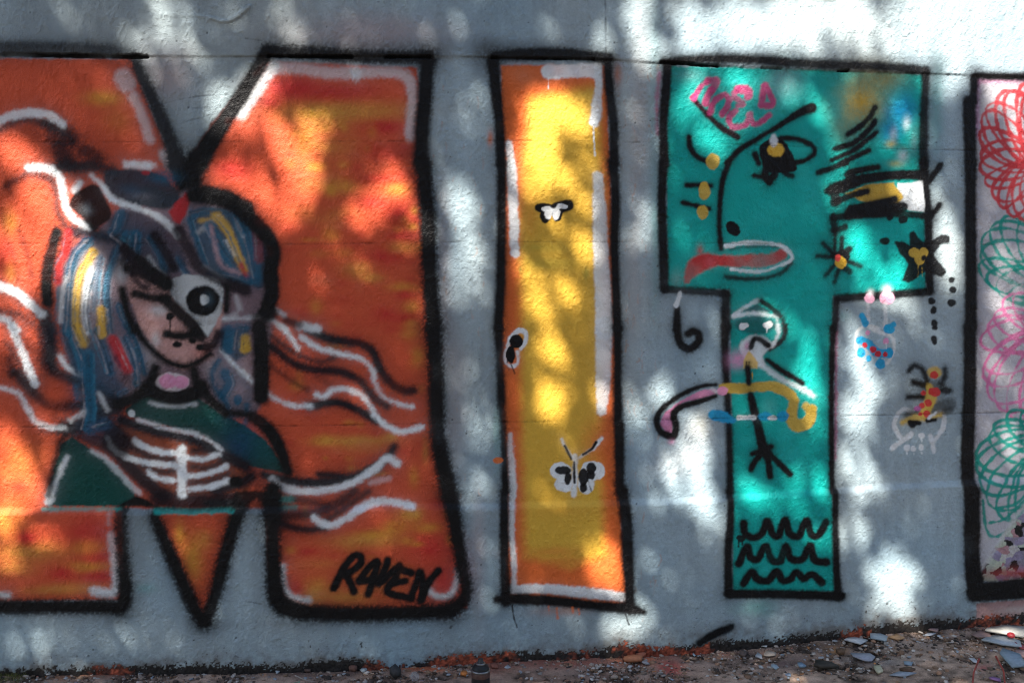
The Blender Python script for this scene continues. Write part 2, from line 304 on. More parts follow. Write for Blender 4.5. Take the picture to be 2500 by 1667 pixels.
for (t, w, p, o) in [('b2',88,[[980,10],[1200,110],[1480,150],[1610,240],[1680,400],[1780,530],[1900,600],[1990,600]],.96),('b2',80,[[640,180],[850,340],[1050,400],[1300,420],[1480,510],[1620,670],[1740,745]],.9),
   ('b2',48,[[640,90],[850,230],[1000,305],[1130,325],[1240,280]],.75),('b2',52,[[640,370],[820,500],[980,590]],.55),('b2',46,[[1080,470],[1200,540]],.3),('b2',80,[[1000,750],[1250,715],[1450,780],[1650,890]],.96),
   ('b2',[60,95,95,90,80],[[560,1400],[850,1470],[1150,1480],[1450,1420],[1640,1330]],.95),('b2',70,[[1640,1330],[1760,1220],[1815,1140]],.9),('b2',60,[[1090,1400],[1300,1420]],.9),
   ('b3',60,[[600,240],[800,300],[980,290]],.85),('b3',75,[[620,190],[900,170],[1100,90],[1220,0]],.75),('b3',45,[[1000,230],[1180,110],[1340,0]],.75),('b3',60,[[750,60],[1000,110]],.6)]:
    stroke(t, w, PU, p, 7, o)
part('ribbon', 'white_ribbon', 'girl')
for (t, w, p, o) in [('a0',95,[[-60,1190],[100,1110],[300,1080],[480,1110],[600,1190]],.85),('a1',80,[[280,40],[420,35],[540,90],[595,210],[620,350],[665,470],[740,550],[850,600]],.93),
   ('a1',62,[[870,110],[980,210],[1080,340],[1250,405],[1450,475],[1590,565],[1700,690]],.88),('a1',85,[[760,190],[720,250]],.95),('a0',60,[[1200,1560],[1480,1580]],.7),('a1',80,[[1210,20],[1420,40]],.75),
   ('a1',90,[[-40,1160],[150,1230],[280,1330],[400,1440]],.95),('a1',75,[[-40,1470],[80,1500],[160,1590]],.9),('a2',80,[[110,-20],[190,160],[250,330],[340,530]],.93),('a2',60,[[-30,570],[100,595],[200,650],[265,770],[340,890],[450,945],[620,960]],.7),
   ('a2',58,[[580,280],[650,380],[780,445]],.9),('a2',60,[[680,880],[830,800]],.5),('a2',45,[[950,620],[1030,780]],.6),('a2',60,[[640,1240],[560,1430],[460,1600]],.9),('a3',75,[[430,-20],[400,80]],.85),
   ('a2',60,[[880,1185],[1020,1260],[1150,1400],[1330,1580]],.55),('a2',48,[[1440,715],[1600,745],[1870,725]],.85),('a2',44,[[1330,880],[1600,960],[1850,1010],[2000,1075],[2120,1170]],.75),
   ('b2',60,[[930,90],[1080,190],[1300,250],[1500,300],[1605,410],[1640,560],[1740,680],[1880,730],[1985,755]],.92),('b2',64,[[1070,640],[1130,655],[1250,590],[1400,600],[1530,670],[1650,860],[1780,960],[1900,990],[2080,950]],.92),
   ('b2',62,[[560,600],[700,690],[850,740],[1010,750]],.85),('b2',76,[[650,1450],[800,1540],[1100,1560],[1350,1505],[1600,1370],[1740,1245],[1840,1300]],.9),('b3',66,[[900,205],[1010,268],[1150,215],[1340,100],[1500,78],[1700,112]],.9),
   ('b1',56,[[140,1480],[380,1480],[580,1470],[700,1530],[790,1600]],.85),('b2',62,[[740,-10],[820,90],[890,200]],.85),('b1',60,[[650,1380],[760,1450]],.75),('b1',60,[[900,1540],[1080,1560]],.7),('b2',60,[[900,0],[1080,20]],.65),
   ('b2',54,[[165,215],[300,370],[450,515]],.9),('b2',60,[[1590,1480],[1760,1440]],.3)]:
    stroke(t, w, WH, p, 6, o, mist=.3)
blob('a2', WH, 1265, 820, 32, op=.8)
part('hair_m', 'hair_mass', 'girl', 'dark blue mass of hair')
DB = (.012, .055, .10)
poly('a1', DB, [[1820,520],[1950,440],[2200,440],[2420,560],[2560,760],[2570,1000],[2520,1180],[2400,1170],[2150,1100],[1980,980],[1880,760]], 9, .85, smooth=True)
poly('a1', (.03,.03,.05), [[1060,500],[1300,440],[1560,580],[1700,720],[1780,950],[1640,1060],[1480,1000],[1300,860],[1180,760],[1060,680]], 12, .75, smooth=True)
poly('a1', (.02,.06,.10), [[660,820],[740,760],[720,1100],[700,1600],[620,1600],[620,1100]], 10, .6)
poly('a2', (.03,.06,.10), [[600,0],[760,0],[960,200],[1080,420],[1180,560],[1060,640],[860,560],[700,420]], 12, .75, smooth=True)
poly('b2', DB, [[100,0],[420,0],[440,240],[300,330],[170,200]], 9, .8); poly('b2', (.10,.12,.16), [[60,330],[300,380],[460,560],[470,800],[260,800],[120,620]], 10, .5)
part('hair', 'hair_streak', 'girl', 'blue and yellow streaks in the hair')
for (t, c, w, p, o) in [('a1',BL,90,[[850,735],[740,850],[685,1000],[655,1250],[650,1600]],.9),('a1',WH,60,[[620,1100],[590,1300],[580,1500]],.6),('a1',YE,88,[[890,850],[820,960],[770,1080],[738,1280],[738,1600]],.9),('a1',WH,70,[[880,1040],[835,1200],[815,1400],[835,1600]],.8),
   ('a1',BL,80,[[1200,680],[1070,980],[1020,1200],[1050,1600]],.8),('a1',BL,60,[[960,900],[930,1100],[900,1400]],.5),('a1',YE,85,[[965,1400],[985,1620]],.85),('a1',RD,92,[[650,660],[620,850],[560,960],[555,1120]],.85),('a1',BL,110,[[1300,690],[1290,860]],.9),('a1',BL,90,[[1450,720],[1540,900],[1560,1000]],.85),
   ('a1',BL,90,[[1160,480],[1120,620],[1080,660]],.7),('a1',BL,70,[[1820,540],[1900,800],[1960,960]],.85),('a1',BL,100,[[2030,620],[2130,820],[2290,1010]],.9),('a1',BL,90,[[1860,480],[2000,450],[2150,490]],.7),('a1',YE,66,[[2090,490],[2200,660],[2290,880],[2380,1040]],.95),('a1',YE,46,[[1920,545],[2060,530]],.8),
   ('a1',(.5,.5,.5),40,[[1900,650],[2090,500]],.6),('b1',BL,150,[[330,520],[420,800],[480,1080]],.85),('b1',BL,120,[[60,600],[180,850],[290,1000]],.85),('b1',YE,70,[[90,500],[220,660],[300,860],[375,1010]],.9),('b1',RD,50,[[350,970],[400,1090]],.8),('b1',(.30,.05,.05),100,[[500,620],[520,900]],.6),
   ('b1',BL,80,[[50,1040],[250,1090],[420,1120]],.8),('b1',WH,34,[[200,740],[280,870]],.5),('b1',WH,30,[[310,560],[360,690]],.4),('b1',(.5,.3,.32),40,[[60,600],[150,950],[330,1050]],.7),('a1',WH,40,[[1950,980],[2150,1110]],.6),
   ('a1',WH,60,[[1420,900],[1560,1080]],.6),('a1',BL,70,[[1700,920],[1790,1070]],.8),('a1',BL,60,[[1140,1360],[1180,1480],[1250,1600]],.9),('a2',BL,68,[[1215,110],[1290,300],[1310,530]],.92),('a2',BL,58,[[1230,-20],[1330,200],[1390,430]],.92),
   ('a2',RD,105,[[1080,120],[1150,270],[1215,400]],.92),('a2',BL,110,[[680,40],[740,200],[820,420]],.85),('a2',BL,95,[[850,250],[860,600],[875,800],[850,960]],.92),('a2',BL,80,[[930,50],[1000,220],[1060,420]],.7),('a2',YE,90,[[740,0],[800,150]],.7),('a2',YE,80,[[970,-10],[970,60]],.7),
   ('a2',BL,60,[[1200,600],[1150,640]],.6),('a2',BL,50,[[720,560],[740,680]],.6),('a2',(.02,.06,.12),110,[[880,960],[1010,920]],.8),('b2',BL,58,[[130,310],[70,420],[90,560],[180,700],[240,840]],.92),('b2',BL,95,[[190,440],[230,530],[170,640]],.85),('b2',BL,55,[[405,740],[390,900]],.85),
   ('b2',BL,110,[[240,20],[220,200]],.85),('b2',BL,60,[[380,0],[360,80]],.5),('b2',YE,105,[[390,110],[390,190]],.85),('a1',BL,60,[[2250,480],[2330,650]],.6),('b1',BL,60,[[300,1550],[420,1560]],.6),('b1',WH,50,[[300,1270],[330,1400],[260,1450]],.45),('a1',PU,80,[[1100,700],[1200,790],[1180,920]],.6)]:
    stroke(t, w, c, p, 6, o, mist=.25)
    if w >= 58:                                        # thinner strands pulled along each streak
        for (cc, oo) in (((.50,.44,.46), .55), ((.012,.03,.055), .75), ((.04,.20,.30), .6), ((.012,.03,.055), .6)):
            q = np.array(p, float) + np.array([rng.uniform(-.75, .75) * w, rng.uniform(-.2, .2) * w])
            q = q + rng.uniform(-.12, .12, q.shape) * w
            stroke(t, rng.uniform(8, 20), cc, q, 3, oo * rng.uniform(.6, 1), mist=.1)
blob('b2', BL, 315, 690, 40, 58, .9)
puff('a2', (.06,.03,.04), 1210, 470, 60, 80, .9); puff('a2', OR, 520, 630, 120, 130, .8); puff('b2', (.45,.3,.32), 330, 600, 60, 60, .4)
part('face', 'face', 'girl', 'pink painted face')
poly('f', FL, [[290,645],[330,630],[400,660],[470,700],[515,700],[492,790],[455,836],[412,848],[362,812],[318,740]], 6, .93, smooth=True)
puff('a1', (.60,.33,.30), 1250, 1150, 90, 90, .7); puff('a1', WH, 1530, 1400, 90, 60, .7); puff('a2', WH, 1490, 120, 45, 80, .6); puff('a2', OR, 1950, 240, 90, 70, .4); puff('a1', WH, 1160, 1050, 60, 120, .7)
poly('a1', (.58,.62,.63), [[1640,1120],[1790,1060],[2050,1090],[2140,1200],[2130,1380],[2060,1540],[1990,1660],[1930,1600],[1850,1480],[1730,1380],[1640,1260]], 4, .97, smooth=True)
part('eye', 'eye', 'girl', 'round black skull eye with white pupil')
blob('a1', K, 1940, 1310, 165, 150, soft=6); blob('a1', (.7,.75,.76), 1955, 1300, 46, 52, .95); puff('a1', (.05,.1,.13), 2000, 1300, 40, 60, .6)
part('cap', 'hair_cap', 'girl')
poly('a1', (.022,.035,.05), [[1010,80],[1200,50],[1500,80],[1660,200],[1730,320],[1600,440],[1400,420],[1200,370],[1090,330],[1000,200]], 8, .95, smooth=True)
puff('a1', BL, 1550, 130, 140, 60, .6); puff('a1', BL, 1250, 250, 120, 60, .35); puff('a1', (.2,.2,.24), 1350, 310, 120, 40, .4); blob('a1', (.4,.02,.03), 1390, 85, 45, 24, .8)
poly('a1', K, [[655,380],[740,270],[860,200],[960,230],[1040,400],[1070,510],[960,600],[900,650],[790,520],[700,440]], 6, .95, smooth=True)
puff('a1', (.3,.35,.38), 830, 440, 60, 60, .6)
poly('a1', RD, [[1610,460],[1700,360],[1770,270],[1830,290],[1780,480],[1720,580],[1650,540]], 6, .92)
stroke('a1', 66, WH, [[1000,240],[1080,340],[1250,405],[1450,475],[1590,565],[1700,690]], 6, .8)
part('girl_out', 'outline', 'girl')
for (t, w, p, o, c) in [('a1',[150,160,170],[[1860,300],[2090,320],[2352,430]],.96,K),('b1',[150,150,150,150,140,150,150,150],[[0,290],[230,350],[430,520],[590,690],[660,840],[630,1020],[640,1230],[590,1420]],.95,K),('b2',150,[[520,0],[540,200],[545,450],[540,660]],.95,K),
   ('b2',[110,130,120,90],[[460,850],[620,980],[730,1180],[800,1380]],.95,K),('a1',[100,110,120,110,110],[[545,650],[500,810],[455,1000],[445,1200],[460,1320]],.97,K),('a1',90,[[1480,690],[1600,880],[1660,990]],.9,PU),('a1',110,[[1710,640],[1800,800],[1910,990],[2100,1110],[2352,1210]],.85,PU),
   ('a1',[90,150,140],[[1220,1000],[1400,1040],[1560,1130]],.98,K),('a1',110,[[1190,820],[1330,960],[1480,1080]],.85,PU),('a1',80,[[1330,910],[1440,1020]],.9,K),('a1',60,[[1270,1060],[1330,1150],[1400,1180]],.8,PU),('a1',110,[[1570,1130],[1600,1160]],.95,K),('a1',75,[[1290,1240],[1450,1280],[1600,1290]],.95,K),('a1',70,[[1170,1210],[1210,1380],[1290,1600]],.97,K),
   ('a1',110,[[1590,1310],[1750,1450],[1900,1600]],.9,K),('a2',62,[[1290,-10],[1400,150],[1530,270],[1640,340],[1770,370],[1890,325],[2010,250]],.97,K),('a1',62,[[2175,1190],[2165,1400]],.95,K),('a2',80,[[1600,60],[1700,80],[1850,65]],.97,K),('a2',90,[[1850,50],[1930,90]],.85,K),('a2',80,[[2090,60],[2040,160],[1960,190]],.85,PU),
   ('a2',60,[[1490,380],[1460,480],[1410,570]],.97,K),('a2',75,[[1855,400],[1880,520],[1930,610]],.97,K),('a2',120,[[1420,570],[1560,630],[1700,655],[1860,615],[1930,560]],.96,K),('a2',100,[[1400,600],[1260,680],[1130,730]],.97,K),('a2',90,[[1940,600],[2050,720],[2170,820]],.97,K),('a2',70,[[2230,810],[2352,830]],.9,K),
   ('a2',60,[[620,1040],[560,1160],[500,1400],[460,1600]],.8,K),('a1',90,[[1180,940],[1260,880]],.5,PU),('b1',120,[[520,1480],[640,1430]],.8,K),('b1',70,[[780,1500],[900,1540]],.7,PU)]:
    stroke(t, w, c, p, 6, o, mist=.25)
for (t, x, y, rx, ry) in [('a1',1630,1460,38,36),('a2',1845,125,36,34),('a2',1695,160,46,32),('a2',1910,190,42,38)]: blob(t, K, x, y, rx, ry)
stroke('a1', 13, K, [[1630,1470],[1628,1600]], 2, mist=0)
poly('a2', (.58,.62,.63), [[1910,-20],[2050,-30],[1990,80]], 5, .9)
part('neck', 'neck', 'girl', 'pink neck')
blob('a2', (.62,.55,.58), 1650, 520, 165, 88, .9); blob('a2', PK, 1605, 510, 85, 66, .9); blob('a2', PK, 1735, 518, 75, 60, .9)
stroke('a2', 66, K, [[1490,380],[1460,480],[1400,590]], 5); stroke('a2', 110, K, [[1410,590],[1560,650],[1700,675],[1860,635],[1930,580]], 6)
part('m_out')
poly('a3', K, [[960,118],[1060,60],[1120,25],[1190,60],[1300,118]], 6); poly('b3', K, [[235,-10],[580,-10],[590,150],[490,130],[430,50],[340,120],[215,150]], 8, .93); stroke('b3', 120, K, [[560,-20],[560,200]], 7, mist=.45)
blob('b2', K, 300, 1470, 70, 60, soft=7)
# ------------------------------------------------ signature
part('sign', 'painted_signature', None, 'black sprayed lettering RAVEN')
for p in [[[1060,780],[1130,640],[1210,525],[1270,515],[1280,570],[1220,630],[1145,660]],[[1145,650],[1195,730],[1225,805]],[[1265,720],[1340,620],[1415,565],[1385,690],[1340,825]],[[1310,720],[1395,705]],
          [[1500,550],[1470,640],[1425,740],[1510,670],[1595,595]],[[1690,655],[1600,635],[1560,700],[1495,795],[1560,835],[1690,860]],[[1555,735],[1640,720]],[[1690,850],[1735,740],[1765,650],[1785,760],[1775,875]],[[1775,870],[1830,740],[1915,635]]]:
    stroke('b3', 66, K, p, 4, .98, mist=.15)

# ------------------------------------------------ letter I
part('i', 'painted_letter', None, 'yellow and orange letter I')
OI = (.72,.15,.035); YI = (.70,.43,.055)
poly('f', OI, [[1150,150],[1395,150],[1398,300],[1412,600],[1422,900],[1427,1200],[1442,1395],[1160,1378],[1165,1100],[1150,900],[1145,600],[1148,350]], 6)
poly('f', YI, [[1215,225],[1375,195],[1388,450],[1384,900],[1380,1000],[1388,1270],[1310,1300],[1205,1275],[1198,1000],[1196,800],[1192,520],[1205,350]], 26, .95)
for (t, c, x, y, rx, ry, o) in [('c0',(.60,.20,.10),1080,720,130,90,.6),('c0',OI,960,900,90,150,.5),('c0',OI,1080,1200,110,130,.4),('c1',(.45,.36,.05),1250,800,260,60,.5),('c1',(.45,.36,.05),1300,950,300,70,.45),('c2',(.6,.35,.05),1650,300,150,400,.4),
   ('c3',OI,1150,480,300,50,.4),('c3',(.62,.28,.04),1250,150,350,60,.3),('c2',OI,1800,1100,130,250,.7),('c3',OI,1300,560,300,60,.5),('c1',OI,1150,500,90,200,.3),('c1',(.3,.3,.05),1060,1010,18,40,.8),('c1',(.3,.28,.05),1690,1050,30,60,.6)]: puff(t, c, x, y, rx, ry, o)
part('i_hi', 'highlight', 'i')
for (t, w, p, o) in [('c0',140,[[1330,690],[1550,680],[1770,675]],.97),('c0',[70,75,95,115,100],[[1805,640],[1805,800],[1795,950],[1785,1100],[1770,1170]],.97),('c0',80,[[950,1380],[970,1600]],.93),('c1',[95,100,95,90],[[970,-10],[985,300],[1000,600],[1005,850]],.93),
   ('c1',[110,130,150,170,180],[[1800,130],[1815,400],[1830,800],[1850,1200],[1865,1600]],.86),('c2',[180,160,150,90],[[1865,-20],[1855,300],[1850,550],[1840,800]],.86),('c2',[65,80,85,80],[[962,1025],[965,1200],[980,1400],[985,1600]],.97),('c3',55,[[835,-10],[835,100],[830,300],[848,520],[852,760]],.95),
   ('c3',[80,85,95,85],[[840,795],[1100,785],[1400,815],[1740,850]],.95)]:
    stroke(t, w, WH, p, 4, o, mist=.2)
for (t, w, p) in [('c0',18,[[1757,1200],[1765,1350],[1775,1490]]),('c0',11,[[1325,760],[1328,850]]),('c2',15,[[1010,1130],[1012,1160]])]: stroke(t, w, WH, p, 1.5, .95, mist=0)
part('i_out', 'outline', 'i')
for (t, w, p, o) in [('c0',[90,110,100,100],[[820,540],[1200,525],[1500,520],[1900,565]],.9),('c0',[120,110,100,95],[[800,590],[830,900],[860,1200],[875,1568]],.94),('c1',[90,90,92,95,90],[[880,0],[880,400],[875,800],[868,1200],[850,1568]],.98),('c2',[90,80,80,70,80],[[850,0],[868,400],[880,750],[900,1000],[915,1568]],.98),
   ('c3',[70,78,82,85],[[775,20],[773,300],[778,600],[790,890]],.98),('c0',[80,90,95,95],[[1890,590],[1915,900],[1950,1200],[1955,1568]],.95),('c1',[95,90,85,90],[[1940,0],[1968,300],[1960,800],[1988,1568]],.96),('c2',[85,80,90,100,95],[[1990,0],[1990,500],[1995,850],[2005,1000],[2010,1568]],.97),
   ('c3',[95,100,98,85,80],[[1745,0],[1770,250],[1780,500],[1795,750],[1800,950]],.98),('c3',[60,90,85,80,90,50],[[715,868],[900,868],[1200,885],[1500,920],[1780,945],[1910,972]],.94)]:
    stroke(t, w, K, p, 5, o, mist=.3)
for p in [[[838,920],[850,1010],[878,1100]],[[1762,980],[1775,1030],[1792,1075]]]: stroke('c3', 14, K, p, 1.5, mist=0)
part('spot', 'orange_spot', 'i'); blob('c2', (.66,.16,.04), 850, 1270, 50, 30, .95, 2)
for (x, y, l) in [(1400,100,40),(1420,105,60),(1445,100,55),(1470,100,70),(1310,140,50)]: stroke('c3', 8, YI, [[x, y], [x + 8, y + l]], 1.5, .7, mist=0)
for (x, y, l) in [(1135,930,60),(1205,940,90),(1330,940,40),(1380,950,40)]: stroke('c3', 14, OI, [[x, y], [x + 6, y + l]], 2, .7, mist=0)
part('bf1', 'painted_butterfly', None, 'small butterfly in black with white wing dabs')
blob('c1', K, 1285, 420, 88, 48, soft=2.5); stroke('c1', 105, K, [[1395,430],[1515,398]], 2.5, mist=.15); blob('c1', K, 1300, 500, 52, 66, soft=2.5); blob('c1', K, 1410, 490, 55, 66, soft=2.5)
part('bf1w', 'wing', 'bf1')
for (x, y, a, b, r) in [(1312,430,46,22,5),(1330,490,36,46,0),(1400,485,40,56,15),(1365,455,30,26,0)]: blob('c1', (.78,.8,.8), x, y, a, b, .98, 1.5, r)
stroke('c1', 42, (.74,.77,.78), [[1390,450],[1440,408],[1490,412]], 1.5, mist=0)
part('bee', 'painted_bee', None, 'small black bee outlined in white')
stroke('c2', 46, WH, [[940,165],[975,85],[1055,25],[1110,55],[1112,130],[1065,195]], 2, .97); stroke('c2', 40, WH, [[935,190],[918,265],[935,345],[990,365],[1035,330],[1030,230]], 3, .95)
part('bee_b', 'body', 'bee'); blob('c2', K, 1020, 130, 66, 66, soft=1.5, rot=-30); blob('c2', K, 968, 260, 45, 84, soft=1.5)
for p in [[[932,320],[938,370],[950,400]],[[960,330],[985,385],[1008,438]]]: stroke('c2', 12, K, p, 1.2, mist=0)
part('bf2', 'painted_butterfly', None, 'large white butterfly with black wing centres')
for (x, y, a, b) in [(1445,1370,104,80),(1475,1490,86,84),(1750,1370,116,100),(1690,1490,84,100)]: blob('c2', WH, x, y, a, b, .98, 3)
for (w, p) in [(60,[[1585,1225],[1585,1400],[1570,1590]]),(42,[[1455,1065],[1495,1150],[1560,1250]]),(38,[[1840,1055],[1760,1150],[1630,1235]])]: stroke('c2', w, WH, p, 3, .97)
part('bf2b', 'wing_mark', 'bf2')
for (x, y, a, b) in [(1470,1365,76,40),(1512,1440,36,66),(1738,1340,44,56),(1662,1430,48,84),(1740,1410,40,44),(1665,1530,38,50)]: blob('c2', K, x, y, a, b, .98, 2)
for (w, p) in [(24,[[1575,1285],[1578,1480]]),(28,[[1485,1130],[1515,1190],[1545,1255]]),(24,[[1785,1095],[1735,1165],[1660,1212]]),(12,[[1700,1440],[1740,1560]])]: stroke('c2', w, K, p, 1.8, mist=0)

# ------------------------------------------------ letter T
part('t', 'painted_letter', None, 'teal letter T filled with scribbled drawings')
poly('s', TE, [[1628,162],[1900,168],[2255,182],[2262,712],[2035,724],[2030,1000],[2030,1200],[2034,1442],[1785,1442],[1785,1000],[1780,708],[1630,706],[1625,400]], 5)
for (c, x, y, rx, ry, o) in [((.42,.33,.10),800,950,250,280,.85),((.42,.33,.10),1000,760,220,130,.7),(MU,800,970,80,60,.8),((.35,.34,.16),650,1250,120,160,.35),(CY,1180,1050,140,170,.95),(CY,1080,1260,130,120,.85),(WH,1225,1190,40,70,.6),(WH,1100,1300,40,80,.5),(WH,1190,1490,60,70,.75),(MU,1080,1380,60,40,.7),(MU,1120,1568,90,40,.5),((.25,.38,.40),1300,1350,60,160,.5)]:
    puff('e0', c, x, y, rx, ry, o)
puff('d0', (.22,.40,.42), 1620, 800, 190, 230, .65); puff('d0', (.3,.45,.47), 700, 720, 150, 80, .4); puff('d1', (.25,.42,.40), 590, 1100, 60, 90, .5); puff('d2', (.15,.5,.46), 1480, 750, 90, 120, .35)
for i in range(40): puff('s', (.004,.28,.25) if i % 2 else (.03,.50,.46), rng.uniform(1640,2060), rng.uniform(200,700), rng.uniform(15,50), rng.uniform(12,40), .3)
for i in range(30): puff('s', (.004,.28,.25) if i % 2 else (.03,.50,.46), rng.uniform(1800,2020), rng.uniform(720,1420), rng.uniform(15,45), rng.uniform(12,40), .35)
part('t_out', 'outline', 't')
stroke('d0', 40, MG, [[430,700],[405,1000],[415,1280]], 5, .5); stroke('e2', 36, MG, [[550,60],[548,700],[540,1250]], 4, .55, grain=1.2); stroke('e1', 36, MG, [[565,1420],[560,1600]], 5, .5)
for (t, w, p, o, s) in [('d0',[70,85,85,85],[[470,595],[900,570],[1300,575],[1640,600]],.93,6),('e0',[85,90,85,90],[[0,600],[480,625],[1000,645],[1390,680]],.9,6),('e0',[85,80,85,90],[[1410,700],[1400,950],[1390,1200],[1390,1568]],.9,5),('e1',[85,80,78,80,80,78],[[1390,0],[1405,200],[1430,450],[1440,700],[1440,1000],[1455,1215]],.97,4),
   ('e1',75,[[1450,1222],[1100,1250],[800,1270],[570,1290]],.97,4),('e1',70,[[556,1290],[540,1568]],.97,4),('e2',[60,56,55,58],[[522,0],[510,500],[508,1000],[515,1568]],.97,4),('e3',[55,58,62,66],[[455,0],[455,300],[465,600],[480,840]],.97,4),('d3',[75,75,80],[[930,828],[1300,828],[1845,845]],.97,4),
   ('d3',[70,66,60,55],[[930,820],[925,500],[945,200],[942,0]],.97,4),('d2',[70,66,70,75,90],[[1105,1568],[1098,1000],[1078,600],[1060,300],[1060,0]],.93,5),('d1',90,[[1065,1568],[1065,1250]],.96,5),('d1',75,[[1075,1240],[800,1218],[480,1200]],.97,4),('d1',[90,88,85,90],[[480,1195],[468,800],[455,400],[465,0]],.97,4),('d0',[90,85,90,85],[[480,1568],[465,1200],[490,900],[505,640]],.96,4)]:
    stroke(t, w, K, p, s, o, mist=.25)
part('tf', 'painted_face', None, 'line face with winking brows on the teal letter')
D = dict(soft=3.2, op=.98, mist=.25)
stroke('d0', [40,50,55,60], K, [[770,970],[900,1110],[1020,1220],[1175,1315]], **D); stroke('d0', [95,70,50,52,52,55], K, [[1890,1035],[1760,1090],[1600,1190],[1300,1370],[1180,1450],[1080,1560]], **D); stroke('d1', [50,55,50,50,50], K, [[1090,0],[1035,170],[1008,400],[1005,600],[1020,810]], **D)
blob('d1', K, 1135, 620, 62, 80, soft=2.5, rot=-40)
part('tfe', 'eye', 'tf')
stroke('d0', 46, K, [[1590,1325],[1760,1335],[1900,1405],[1905,1480],[1800,1545],[1650,1560]], **D); poly('d0', K, [[1390,1400],[1470,1335],[1560,1315],[1660,1400],[1740,1568],[1720,1640],[1480,1650],[1400,1540]], 3, smooth=True)
for (t, w, p) in [('d0',55,[[1345,1480],[1380,1560]]),('d1',70,[[1450,60],[1440,120],[1480,170]]),('d1',70,[[1480,170],[1530,110]]),('d1',46,[[1340,112],[1420,125]]),('d1',52,[[1600,50],[1640,95],[1700,118]]),('d0',50,[[712,1320],[725,1420],[790,1500],[880,1545]]),('d1',46,[[690,205],[800,205],[925,212]]),('d1',42,[[655,370],[780,402],[910,432]])]: stroke(t, w, K, p, **D)
blob('d0', YI, 1542, 1435, 85, 64, .95); blob('d0', (.65,.7,.74), 1520, 1350, 38, 62, .85, 5)
for (t, x, y, a, b) in [('d0',940,1545,64,80),('d1',860,262,58,88),('d1',845,465,54,68)]: blob(t, MU, x, y, a, b, .92, 3)
part('tfl', 'lips', 'tf', 'red lips outlined in white')
stroke('d1', [70,150,140,95,130,130,110], RD, [[690,1120],[770,990],[890,930],[1020,930],[1300,930],[1480,920],[1600,870]], 5, .93); puff('d1', RD, 820, 830, 40, 60, .8); puff('d1', (.6,.12,.15), 920, 930, 60, 60, .5)
stroke('d1', 46, K, [[1070,1080],[1250,1100],[1450,1090],[1600,1040],[1690,950]], 4, .93); stroke('d1', 26, K, [[1110,820],[1300,792],[1560,795]], 3, .6)
stroke('d1', [50,48,44,42,46,46,48,46,42], WH, [[1070,790],[1250,760],[1450,758],[1600,785],[1690,860],[1690,920],[1600,965],[1400,1030],[1120,1012]], 2.5, .95)
part('pinkword', 'painted_scribble', None, 'pink looping scribble letters')
for (w, p) in [(62,[[752,940],[762,925]]),(46,[[770,930],[820,840],[900,780]]),(80,[[900,780],[970,785],[930,860]]),(66,[[930,860],[890,930],[875,990]]),(60,[[915,1080],[950,980],[1040,910],[1090,950],[1080,1020],[1030,1090]]),(82,[[1280,920],[1270,870],[1180,860]]),(62,[[1180,860],[1145,910],[1190,970],[1225,1000],[1180,1015]]),(66,[[1400,1005],[1425,900],[1440,825],[1490,910],[1510,1000],[1400,1010]]),(56,[[1170,1060],[1100,1120],[1110,1200],[1190,1220],[1270,1180],[1295,1090],[1330,1180],[1400,1170],[1480,1110]])]: stroke('d0', w, MG, p, 3.5, .9)
part('lash', 'painted_stroke_cluster', None, 'black scribbled bars beside yellow and white dabs')
poly('e1', WH, [[1140,190],[1380,160],[1405,470],[1250,450],[1120,340]], 4); poly('e1', MU, [[860,195],[1100,180],[1195,320],[1150,385],[800,365],[640,285]], 4)
for (t, w, p) in [('e0',50,[[660,1290],[790,1205],[880,1110],[925,1030]]),('e0',52,[[540,1425],[720,1370],[850,1260],[925,1160]]),('e0',46,[[510,1535],[700,1450],[850,1340],[940,1270]]),('e0',46,[[600,1560],[760,1490],[865,1440]]),('e1',55,[[385,85],[520,40],[650,-10]]),('e1',60,[[690,85],[820,55],[950,35]]),('e1',86,[[560,220],[800,150],[1100,110],[1400,110]]),
   ('e1',100,[[680,110],[700,160],[620,230]]),('e1',60,[[470,262],[600,240],[760,190]]),('e1',95,[[520,240],[550,330],[545,370]]),('e1',58,[[560,360],[700,305],[850,265]]),('e1',66,[[690,430],[900,390],[1115,340]]),('e1',95,[[680,480],[850,450],[1000,430],[1190,415]]),('e1',66,[[530,515],[800,490],[1100,480],[1440,500]]),('e1',72,[[530,510],[540,640]]),('e1',56,[[540,640],[645,605]]),('e1',38,[[545,660],[540,870]]),('e1',58,[[1445,165],[1500,90],[1550,15]]),('e1',55,[[1465,490],[1545,395]])]: stroke(t, w, K, p, **D)
for (x, y, a, b) in [(1070,512,36,32),(1195,540,46,36),(1020,740,46,36)]: blob('e1', K, x, y, a, b, .96, 3)
part('flower', 'painted_flower', None, 'black spiky flower with red and yellow centre')
for (w, p) in [(44,[[430,762],[540,880]]),(46,[[370,882],[540,892]]),(44,[[612,712],[600,860]]),(58,[[680,815],[620,870]]),(44,[[790,982],[670,935]]),(58,[[685,1030],[630,990]]),(46,[[455,1070],[540,970]]),(50,[[540,1140],[575,1020]])]: stroke('e1', w, K, p, **D)
blob('e1', K, 610, 890, 78, 62, .97, 3); part('flower_c', 'centre', 'flower'); blob('e1', YE, 597, 945, 60, 58, .95, 2.5); blob('e1', (.75,.08,.07), 570, 905, 30, 38, .98, 2)
part('star', 'painted_star', None, 'large black star with a yellow heart')
poly('e1', K, [[1120,745],[1180,735],[1255,775],[1255,660],[1300,635],[1360,720],[1420,765],[1560,670],[1640,690],[1640,760],[1560,770],[1480,860],[1605,1030],[1565,1090],[1420,1030],[1250,1135],[1180,1120],[1240,960],[1130,800]], 4, .97)
part('star_c', 'heart', 'star', 'yellow heart')
